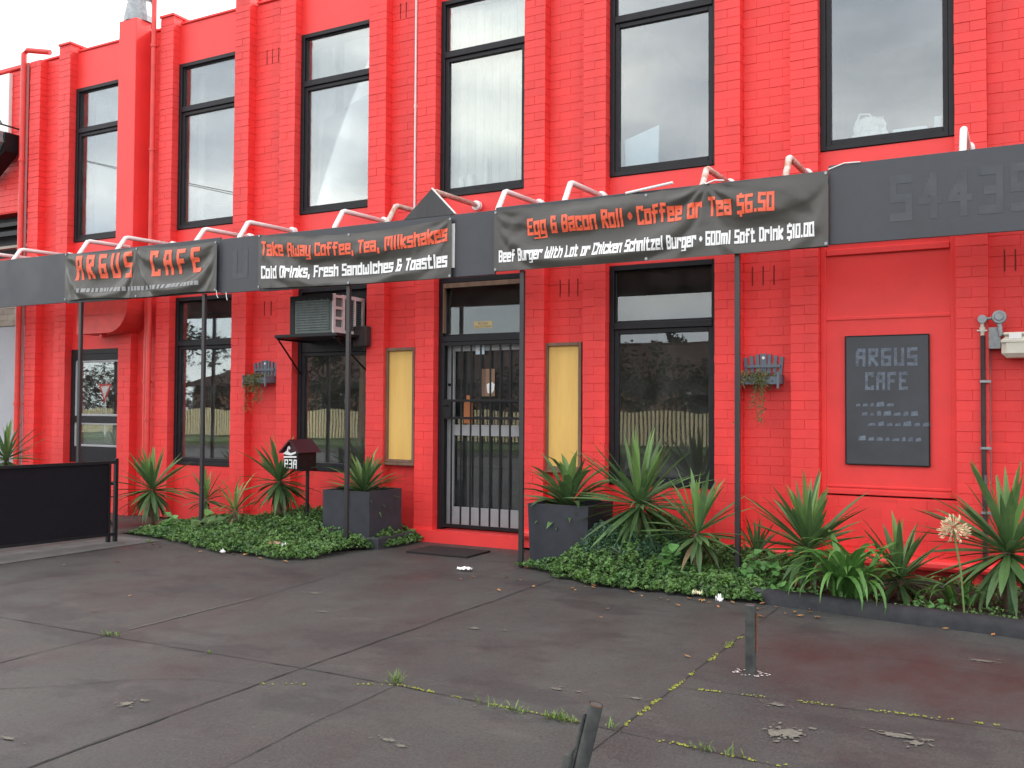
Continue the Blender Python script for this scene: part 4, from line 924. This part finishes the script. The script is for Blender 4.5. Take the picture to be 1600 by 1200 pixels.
# ground cover: dense mats of small leaves over low mounds
def cover(label, name, m, N, inside, height, seed, sz=(.010, .022), box=None):
    rnd = random.Random(seed); b = MB(); x0, x1, y0, y1 = box; k = 0
    while k < N:
        x, y = rnd.uniform(x0, x1), rnd.uniform(y0, y1)
        e = inside(x, y)
        if e <= 0: continue
        h = height(x, y) * min(1, e / .16) + .012
        cl = noise.noise(Vector((x * 7, y * 7, seed))); cl2 = noise.noise(Vector((x * 22, y * 22, seed + 4)))
        h = max(.01, h * (1 + .5 * cl) + .05 * cl2)
        z = .02 + h * (1 - .55 * rnd.random() ** 2.2)
        s = rnd.uniform(*sz); nrm = Vector((rnd.gauss(0, .8), rnd.gauss(-.3, .8), 1)).normalized(); u = nrm.orthogonal().normalized(); v = nrm.cross(u); th = rnd.uniform(0, 6.28)
        a = u * math.cos(th) + v * math.sin(th); c2 = nrm.cross(a); c = Vector((x, y, z)); t = min(1, max(0, .5 + .9 * cl2 + rnd.gauss(0, .22)))
        b.face([c - a * s, c - c2 * s * .62 + nrm * s * .2, c + a * s, c + nrm * s * .0], t); b.face([c - a * s, c, c + a * s, c + c2 * s * .62 + nrm * s * .2], t)
        k += 1
    return tag(b.build(name, m), label, 'ground cover', None, 'stuff')
def edge_left(x, y):
    fy = -1.35 - .40 * math.exp(-((x + 7.0) / .9) ** 2) - .25 * math.exp(-((x + 6.2) / .35) ** 2) + .07 * noise.noise(Vector((x * 4, 0, 1))) + .07 * noise.noise(Vector((x * 15, y * 9, 1)))
    if x > -5.98: fy = -1.0 + (x + 5.98) * 2.5
    e = min(y - fy, .05 - y, x + 9.0, -5.78 - x)
    if -6.66 < x < -5.96 and -.8 < y < -.12: return -1
    if x < -8.2: e = min(e, y - (-1.42 + (-.15) * (x + 8.2) ))
    return e
hl = lambda x, y: 0.04 + .17 * max(0, min(1, (y + 1.7) / 1.0)) * math.exp(-((x + 7.0) / .75) ** 2) + .05 * max(0, (y + 1.3))
cover('dense low green ground cover in the left bed around the letterbox', 'ground_cover', m_ivy, 42000, edge_left, hl, 1, (.009, .023), (-9.0, -5.7, -2.05, .05))
def edge_right(x, y):
    fy = -1.25 - .30 * max(0, min(1, (x + 4.0) / 1.1)) + .07 * noise.noise(Vector((x * 4, 3, 1))) + .07 * noise.noise(Vector((x * 15, y * 9, 1)))
    if x < -3.6: fy = -1.02 - .4 * (x + 4.05)
    e = min(y - fy, .05 - y, x + 4.15, -1.72 - x)
    if -4.14 < x < -3.44 and y > -.86: return -1
    if x < -3.62: e = min(e, (-.98 - y) + .12 * (x + 4.3))
    return e
hr = lambda x, y: .08 + .30 * max(0, min(1, (y + 1.45) / .75)) * math.exp(-((x + 3.1) / .42) ** 2) + .06 * max(0, (y + 1.4))
cover('dense low green ground cover in the right bed by the planter', 'ground_cover', m_ivy, 42000, edge_right, hr, 2, (.009, .023), (-4.15, -1.7, -1.7, .05))
def edge_bl(x, y): 
    q = 1 - ((x + 3.0) / .68) ** 2 - ((y + .8) / .42) ** 2
    return -1 if (x < -3.42 and y > -.9) else q * .3
cover('taller blue green feathery ground cover around the biggest yucca', 'feathery_ground_cover', m_blueleaf, 13000, edge_bl, lambda x, y: .36 * (1 - .45 * abs(x + 3.25)) * (1 if y < -.5 else .9), 3, (.007, .015), (-4.0, -2.4, -1.4, -.3))
cover('sparse weeds and fallen leaves in the soil bed at the right', 'bed_weeds', m_ivy, 2600, lambda x, y: min(y + 1.55 + .08 * (x + 1.5), .05 - y, x + 1.75, 1 - x) if noise.noise(Vector((x * 3, y * 3, 0))) > .0 else -1, lambda x, y: .06, 4, (.01, .02), (-1.75, 1, -1.8, .0))
# kerb edging of the right bed: a slightly uneven painted concrete kerb
b = MB(); n = 60; prev = None; rnd = random.Random(8)
for i in range(n + 1):
    x = -1.74 + 5.5 * i / n; y = -1.47 - .155 * (x + 1.76) - (.02 * noise.noise(Vector((x * 2, 0, 0)))); h = .095 + .012 * noise.noise(Vector((x * 4, 1, 0))); wv = .13
    sec = [(x, y - .055, -.01), (x, y - .045, h * .55), (x, y - .012, h * .93), (x, y + .02, h), (x, y + wv - .02, h), (x, y + wv, h - .02), (x, y + wv, -.01)]
    st = len(b.v); b.v += sec
    if prev is not None:
        for j in range(6): b.f.append((prev + j, st + j, st + j + 1, prev + j + 1)); b.t.append(.5)
    prev = st
b.f.append((0, 1, 2, 3, 4, 5, 6)); b.t.append(.5)
tag(b.build('bed_kerb', mat('dark_painted_kerb', (.024, .025, .03), .85, spec=.2, col2=(.042, .042, .045), vscale=10, bump=.6, bscale=30), smooth=True), kind='structure')
b = MB(); b.box(-2.28, -1.72, -1.42, -1.30, -.01, .085, .5, .015); b.box(-1.95, -1.83, -1.3, -.9, -.01, .08, .5, .01); tag(b.build('bed_kerb', m_planter), kind='structure')

# ---------------------------------------------------------------- planter boxes
def planter(x0, x1, y0, y1, h, label, taper=0):
    o = thing('planter_box', ((x0 + x1) / 2, (y0 + y1) / 2, 0), label, 'planter', 'slate grey planter boxes beside the door')
    b = MB(); w = .03
    def ring(z, g): return [(x0 + g, y0 + g, z), (x1 - g, y0 + g, z), (x1 - g, y1 - g, z), (x0 + g, y1 - g, z)]
    a, c, d, e = ring(-.01, taper), ring(h, 0), ring(h, w), ring(h - .07, w)
    for r0, r1 in ((a, c), (c, d), (d, e)):
        for k in range(4): b.face([r0[k], r0[(k + 1) % 4], r1[(k + 1) % 4], r1[k]], .5)
    b.build('box', m_planter, o); b = MB(); b.face(ring(h - .05, w - .002), .5); b.build('soil', m_soil, o)
    return o
pl = planter(-6.62, -6.0, -.75, -.17, .585, 'slate grey cube planter left of the doorstep, behind the middle post')
b = MB(); b.box(-6.66, -5.86, -.79, -.13, -.01, .115, .5, .008); b.build('base_slab', m_planter, pl)
planter(-4.10, -3.48, -.82, -.22, .575, 'slate grey cube planter right of the doorstep, beside the second post from the right', .02)
yucca((-6.30, -.45, .5), 'spiky yucca growing in the left planter box', 85, .46, .045, .05, 14, lo=-22, hi=80, droop=.5, group='plants in the planter boxes', young=10, dry=1)
yucca((-3.82, -.5, .5), 'broad leaved dark clump growing in the right planter box', 64, .5, .085, .04, 15, lo=-22, hi=78, droop=.9, group='plants in the planter boxes', young=4, dry=2, name='planter_plant')

# ---------------------------------------------------------------- letterbox
lb = thing('letterbox', (-7.03, -.66, 0), 'black letterbox with maroon gable roof, white bird emblem and number 83A on a thin post', 'letterbox')
b = MB(); b.prism([(-7.13, .79), (-6.93, .79), (-6.93, .985), (-7.13, .985)], -.8, -.5, .5); b.build('box', m_blackmetal, lb)
b = MB()
for pr in ([(-7.165, .965), (-7.03, 1.095), (-7.03, 1.115), (-7.18, .972)], [(-6.88, .972), (-7.03, 1.115), (-7.03, 1.095), (-6.895, .965)]): b.prism(pr, -.835, -.465, .5)
b.prism([(-7.13, .985), (-6.93, .985), (-7.03, 1.092)], -.8, -.5, .5); b.build('gable_roof', m_maroon, lb)
b = MB(); b.tube([(-6.93, -.64, -.04), (-6.93, -.64, .79)], .02, 8); b.box(-6.96, -6.9, -.78, -.5, .77, .79, .5); b.build('post', m_blackmetal, lb)
b = MB(); b.prism([(-7.145, .955), (-7.09, .99), (-7.075, 1.035), (-7.055, 1.045), (-7.035, 1.02), (-7.05, 1.0), (-7.065, 1.02), (-7.07, .985), (-7.03, .965), (-6.96, .985), (-6.955, .965), (-7.03, .94)], -.8035, -.801, .5); b.prism([(-7.13, .93), (-6.95, .935), (-6.95, .918), (-7.13, .913)], -.8035, -.801, .5); b.build('bird_emblem', m_white, lb)
flat("83A", -7.125, -6.94, .805, .085, m_wtext, -.8025, .12, 'lettering', lb, 14)

# ---------------------------------------------------------------- screen fence
fn_ = thing('screen_fence', (-8.66, -1.75, 0), 'low black shade cloth barrier in a metal frame standing across the left foreground', 'fence')
A = Vector((-8.65, -1.75, 0)); B = Vector((-8.86, -3.75, 0)); dv = (B - A).normalized(); nv = Vector((-dv.y, dv.x, 0))
def fbox(mb, s0, s1, t0, t1, z0, z1):
    P = [A + dv * s + nv * t for s, t in ((s0, t0), (s1, t0), (s1, t1), (s0, t1))]; n = len(mb.v)
    mb.v += [(p.x, p.y, z0) for p in P] + [(p.x, p.y, z1) for p in P]
    mb.f += [tuple(n + k for k in f) for f in [(0, 3, 2, 1), (4, 5, 6, 7), (0, 1, 5, 4), (1, 2, 6, 5), (2, 3, 7, 6), (3, 0, 4, 7)]]; mb.t += [.5] * 6
Lf = (B - A).length
b = MB(); fbox(b, 0, Lf, -.015, .015, .845, .875); fbox(b, .0, Lf, -.015, .015, .07, .10); fbox(b, .07, .10, -.014, .014, .101, .844); fbox(b, Lf - .1, Lf - .07, -.014, .014, .101, .844); b.build('frame', m_blackmetal, fn_)
for s in (-.012, .07, Lf - .1, Lf - .02):
    b = MB(); fbox(b, s, s + .035, -.02, .02, 0, .90 if s in (-.012, Lf - .02) else .069); b.build('leg', m_blackmetal, fn_)
b = MB(); b.grid(lambda u, v: tuple((A + dv * (.1 + (Lf - .2) * u) + nv * (.006 * math.sin(u * 9) * math.sin(3.1 * v) + .004 * noise.noise(Vector((u * 8, v * 4, 0))))) + Vector((0, 0, .10 + .745 * v))), 50, 14); b.build('shade_cloth', m_mesh, fn_, smooth=True)
# outdoor furniture glimpsed between the fence and the first yucca
ch = thing('outdoor_chair', (-10.15, -.9, 0), 'dark folded outdoor chair between the black fence and the first yucca', 'chair')
for P in ([(-10.3, -.8, 0), (-9.95, -.9, .55)], [(-10.3, -1.1, 0), (-9.95, -1.1, .55)], [(-9.9, -.8, 0), (-10.25, -.85, .55)], [(-9.9, -1.1, 0), (-10.25, -1.15, .55)]): 
    b = MB(); b.tube(P, .014, 6); b.build('leg', m_blackmetal, ch)
b = MB(); b.box(-10.35, -9.8, -1.15, -.8, .5, .53, .5, .008); b.box(-10.35, -9.82, -1.14, -.82, .35, .36, .5); b.build('seat', m_blackmetal, ch)

# ---------------------------------------------------------------- bollards
m_boll = mat('chipped_black_bollard', (.022, .024, .027), .5, col2=(.07, .075, .07), vscale=16, bump=.2)
bo = thing('bollard', (-1.34, -3.42, 0), 'short square dark steel post standing in the pavement in front of the right bed', 'bollard')
b = MB(); b.box(-1.367, -1.315, -3.445, -3.393, -.02, .375, .5, .004); b.build('post', m_boll, bo); b = MB(); b.box(-1.314, -1.306, -3.42, -3.41, 0.12, .33, .5); b.build('side_strip', m_rust, bo)
bo = thing('fold_down_bollard', (-1.2, -6.16, 0), 'leaning round black steel post cut off by the bottom edge, with a padlock lug', 'bollard')
top = Vector((-1.075, -6.2, .617)); bot = Vector((-1.21, -6.25, 0)); ax = (top - bot).normalized()
b = MB(); b.tube([tuple(bot), tuple(bot + ax * .628)], .0205, 20, cap=False); b.tube([tuple(bot + ax * .628), tuple(bot + ax * .627 - ax * .03)], .0175, 20, cap=True); b.build('tube', m_boll, bo)
b = MB(); b.tube([tuple(bot + ax * .6265), tuple(bot + ax * .6295)], .021, 20, cap=False); b.build('rusty_rim', m_rust, bo)
b = MB(); sdv = Vector((-1, -.25, 0)).normalized(); q = bot + sdv * .027; b.tube([tuple(q + ax * .02), tuple(q + ax * .60)], .006, 6); b.tube([tuple(q + ax * .40 + sdv * .012), tuple(q + ax * .475 + sdv * .016)], [.017, .014], 10); b.tube([tuple(q + ax * .46 + sdv * .016), tuple(q + ax * .5 + sdv * .004)], .006, 6); b.build('padlock_lug', m_boll, bo)

# ---------------------------------------------------------------- door mat, litter
dm = MB(); dm.prism([(-5.47, 0)] * 0 or [(-5.5, .004), (-4.78, .004), (-4.78, .018), (-5.5, .018)], -.80, -.33, .5); tag(dm.build('door_mat', m_rubber, loc=(-5.14, -.55, 0)), 'thin dark rubber mat on the ground in front of the doorstep', 'door mat')
def crumple(name, label, c, sx, sy, h, m, seed, cat='litter'):
    b = MB(); b.grid(lambda u, v: (c[0] + (u - .5) * sx + .01 * noise.noise(Vector((u * 4, v * 4, seed))), c[1] + (v - .5) * sy, c[2] + h * (.3 + abs(noise.noise(Vector((u * 3.3, v * 3.3, seed + 1)))) * 1.6)), 10, 8)
    return tag(b.build(name, m, loc=c), label, cat)
crumple('paper_litter', 'crumpled white paper on the pavement beside the second post from the right', (-4.42, -1.42, .006), .13, .07, .03, m_paper, 1)
crumple('paper_litter', 'small white paper scrap at the left edge of the right kerb', (-2.0, -1.74, .02), .045, .05, .05, m_paper, 2)
crumple('paper_litter', 'cream paper scrap in the ground cover edge left of the rightmost post', (-2.2, -1.66, .04), .07, .04, .04, mat('cream_scrap', (.7, .65, .45), .7), 3)
crumple('food_wrapper', 'shiny orange wrapper lying in the left ground cover', (-6.62, -1.5, .075), .16, .06, .04, m_litter, 4)
crumple('paper_litter', 'white scrap beside the orange wrapper in the left ground cover', (-6.44, -1.53, .07), .06, .04, .04, m_paper, 5)
crumple('paper_litter', 'tiny white scrap where the left ground cover meets the pavement', (-6.95, -1.86, .02), .05, .03, .03, m_paper, 6)
m_brleaf = mat('fallen_brown_leaf', (.32, .1, .035), .7, tint=.4, col2=(.45, .3, .12), vscale=30)
b = MB(); rnd = random.Random(12)
for k in range(60):
    x = rnd.choice((rnd.uniform(-4.3, 0), rnd.uniform(-8.5, -5.7), rnd.uniform(-3.6, -1.2))); y = (-1.62 if x > -4.3 else -1.75) + rnd.gauss(-.06, .1) - .15 * max(0, x + 1.7)
    if rnd.random() < .2: y -= rnd.uniform(0, 2.5)
    z = .006; s = rnd.uniform(.012, .034); th = rnd.uniform(0, 6.28); a = Vector((math.cos(th), math.sin(th), .15)) * s; c2 = Vector((-math.sin(th), math.cos(th), .1)) * s * .5; c = Vector((x, y, z + s * .3)); t = rnd.random()
    b.face([c - a, c - c2, c + a, c + Vector((0, 0, -.3 * s))], t); b.face([c - a, c + Vector((0, 0, -.3 * s)), c + a, c + c2 * 1.1], t)
tag(b.build('fallen_leaves', m_brleaf), 'scattered brown leaves along the bed edges and pavement', 'leaves', None, 'stuff')
# grass and moss in the joints
b = MB(); ms = MB(); rnd = random.Random(9)
def tuft(x, y, n, h):
    for k in range(n):
        az = rnd.uniform(0, 6.28); strap_leaf(b, (x + rnd.gauss(0, .02), y + rnd.gauss(0, .012), .003), az, R(rnd.uniform(30, 80)), h * rnd.uniform(.35, .95), .005, .9, rnd, 3)
for x, y, n, h in ((-5.13, -4.63, 26, .06), (-5.08, -4.6, 14, .04), (-4.25, -4.63, 7, .03), (-2.93, -4.57, 34, .09), (-2.36, -4.65, 10, .06), (-2.28, -4.67, 8, .05), (-2.17, -4.67, 14, .07), (-2.12, -4.68, 10, .05), (-1.95, -4.68, 34, .06), (-1.9, -4.68, 30, .06), (-1.82, -4.68, 12, .04), (-1.66, -4.66, 12, .06), (-1.2, -4.73, 24, .05), (-1.08, -4.74, 12, .06), (-1.6, -2.9, 12, .05), (-1.02, -5.3, 20, .05), (-.8, -5.32, 14, .04), (-8.3, -1.6, 20, .05)): tuft(x, y, n, h)
tag(b.build('joint_grass', m_weed), 'small grass tufts growing in the pavement joints', 'grass', None, 'stuff')
def moss(p0, p1, n, w):
    for k in range(n):
        f = rnd.random(); x = p0[0] + (p1[0] - p0[0]) * f + rnd.gauss(0, w); y = p0[1] + (p1[1] - p0[1]) * f + rnd.gauss(0, w)
        if noise.noise(Vector((x * 6, y * 6, 2))) < -.05: continue
        s = rnd.uniform(.003, .008); ms.tube([(x, y, .004), (x, y, .004 + s * .6)], [s, s * .4], 5)
moss((-1.62, -4.6), (-1.6, -2.3), 420, .007); moss((-2.9, -4.6), (-1.7, -4.68), 160, .007); moss((-1.5, -3.89), (-.1, -3.75), 170, .008); moss((-1.6, -4.7), (-.8, -4.76), 60, .007); moss((-3.55, -4.95), (-2.9, -4.6), 40, .006)
tag(ms.build('joint_moss', m_moss), 'yellow green moss along the pavement joints', 'moss', None, 'stuff')

# ================================================================== ACROSS THE STREET (seen in the window reflections)
pf = thing('picket_fence', (-16, -21.8, .15), 'long cream picket fence across the street, seen in the windows', 'fence')
b = MB(); x = -46
while x < 8:
    h = 1.15 + .12 * math.sin((x % 2.4) / 2.4 * math.pi); b.box(x, x + .085, -21.8, -21.78, .25, .2 + h, None); x += .15
b.build('pickets', m_cream, pf)
b = MB(); b.box(-46, 8, -21.83, -21.804, .45, .53, .5); b.box(-46, 8, -21.83, -21.804, 1.05, 1.13, .5); x = -46
while x < 8: b.box(x, x + .1, -21.93, -21.832, .1, 1.5, .5); x += 2.4
b.build('rails_and_posts', m_timber, pf)
def crown(mb, c, rx, ry, rz, n, rnd, s=(.06, .16)):
    for k in range(n):
        d = Vector((rnd.gauss(0, 1), rnd.gauss(0, 1), rnd.gauss(0, 1))).normalized() * (rnd.random() ** .33)
        p = Vector((c[0] + d.x * rx, c[1] + d.y * ry, c[2] + d.z * rz)); p += Vector((noise.noise(p * .9), noise.noise(p * .9 + Vector((5, 0, 0))), noise.noise(p * .9 + Vector((0, 5, 0))))) * .5
        a = Vector((rnd.gauss(0, 1), rnd.gauss(0, 1), rnd.gauss(0, 1))).normalized(); q = a.orthogonal().normalized(); z = rnd.uniform(*s); mb.face([p - a * z, p + q * z * .6, p + a * z, p - q * z * .6])
rnd = random.Random(77)
hd = MB()
for k in range(26): crown(hd, (-46 + k * 2.0, -24.5 + rnd.uniform(-.5, .5), 1.75 + .5 * math.sin(k * .9)), 1.7, 1.1, 1.5 + rnd.uniform(-.2, .35), 1500, rnd, (.05, .12))
tag(hd.build('garden_hedge', m_hedge, loc=(-20, -24.5, 0)), 'dark overgrown hedge behind the cream picket fence across the street', 'hedge')
for i, (x, y, h, r, kind) in enumerate(((-33, -31, 6.0, 1.8, 0), (-30, -39, 6.5, 2.4, 1), (-21.5, -37, 5.2, 1.0, 0), (-17.3, -38, 5.6, .8, 0), (-16.2, -38.5, 5.9, .7, 0), (-9, -38, 5.2, 1.8, 1), (-3, -30, 6.5, 2.2, 1), (-41, -27, 7, 2.5, 1))):
    t = thing('garden_tree', (x, y, .1), '%s tree in the garden across the street, %s' % (('narrow dark', 'rounded')[kind], ('left of the tiled house', 'behind the tiled house on its left', 'just behind the tiled roof', 'tallest behind the tiled roof', 'slimmest one behind the tiled house', 'at the right end of the tiled house', 'nearest the power pole', 'farthest from the cafe door')[i]), 'tree', 'garden trees across the street')
    b = MB(); b.tube([(x, y, 0), (x + .1, y, h * .4), (x, y + .1, h * .75)], [.16, .12, .05], 8)
    for q in range(4): b.tube([(x, y, h * (.35 + .1 * q)), (x + r * .6 * math.cos(q * 2), y + r * .6 * math.sin(q * 2), h * (.55 + .1 * q))], [.05, .02], 6)
    b.build('trunk', m_bark, t); b = MB()
    for q in range(7): crown(b, (x + rnd.gauss(0, r * .4), y + rnd.gauss(0, r * .4), h * .66 + rnd.uniform(-.25, .3) * h * .6), r * .5, r * .5, h * .14, 420, rnd, (.07, .18))
    b.build('crown', m_hedge, t)
hs = thing('tiled_house', (-24, -32, 0), 'low brick house with brown tiled roof across the street', 'house')
b = MB(); b.box(-40, -8, -36, -28, 0, 2.7, .5); b.build('wall', m_hbrick, hs)
b = MB()
for p in ([(-40.6, -27.4, 2.65), (-7.4, -27.4, 2.65), (-10.5, -32, 4.5), (-37.5, -32, 4.5)], [(-7.4, -36.6, 2.65), (-40.6, -36.6, 2.65), (-37.5, -32, 4.5), (-10.5, -32, 4.5)], [(-7.4, -27.4, 2.65), (-7.4, -36.6, 2.65), (-10.5, -32, 4.5)], [(-40.6, -36.6, 2.65), (-40.6, -27.4, 2.65), (-37.5, -32, 4.5)], [(-40.6, -27.4, 2.65), (-40.6, -36.6, 2.65), (-7.4, -36.6, 2.65), (-7.4, -27.4, 2.65)]): b.face(p, .5)
for k in range(90): x = -37.4 + k * .3; b.box(x, x + .27, -32.1, -31.9, 4.48, 4.58, None)
rf = b.build('roof', m_tile, hs); b = MB(); b.box(-30, -29.2, -32.5, -31.8, 4.5, 5.9, .5); b.build('chimney', m_hbrick, rf)
for x in (-36, -31, -24, -17, -12):
    b = MB(); frame_ring(b, x, x + 1.6, 1.0, 2.2, -27.99, -27.93, .07); wd_ = b.build('window', m_white, hs); b = MB(); b.box(x + .07, x + 1.53, -27.985, -27.98, 1.07, 2.13, .5); b.build('pane', m_black, wd_)
pp = thing('power_pole', (-21.5, -19, 0), 'timber power pole on the verge across the street', 'power pole')
b = MB(); b.tube([(-21.5, -19, 0), (-21.5, -19, 8.9)], [.14, .1], 10); b.build('pole', m_timber, pp); b = MB(); b.box(-21.56, -21.44, -19.9, -18.1, 8.4, 8.52, .5); b.build('crossarm', m_timber, pp)
p2_ = thing('transmission_pole', (-52, -19, 0), 'tall timber pole far along the street carrying the cables', 'power pole')
b = MB(); b.tube([(-52, -19, 0), (-52, -19, 17.2)], [.2, .13], 10); b.build('pole', m_timber, p2_); b = MB(); b.box(-52.06, -51.94, -20, -18, 16.8, 16.95, .5); b.build('crossarm', m_timber, p2_)
pl_ = thing('power_line', (-36, -19, 12.4), 'thin black cables strung between the poles across the street', 'cable')
for dy in (-.8, .8):
    b = MB(); b.tube([(-52 + 30.5 * k / 8, -19 + dy, 16.95 - 8.43 * k / 8 - .25 * 4 * (k / 8) * (1 - k / 8)) for k in range(9)], .016, 5); b.build('cable', m_blackmetal, pl_)
gw = thing('give_way_sign', (-34.5, -18.1, 0), 'red and white triangular give way sign on a pale pole across the street', 'sign')
b = MB(); b.tube([(-34.5, -18.1, 0), (-34.5, -18.1, 2.8)], .035, 8); b.build('pole', m_white, gw); b = MB(); b.prism([(-34.95, 2.45), (-34.05, 2.45), (-34.5, 1.65)], -18.06, -18.05, .5); b.build('red_face', m_redpipe, gw); b = MB(); b.prism([(-34.78, 2.36), (-34.22, 2.36), (-34.5, 1.86)], -18.049, -18.045, .5); b.build('white_face', m_white, gw)
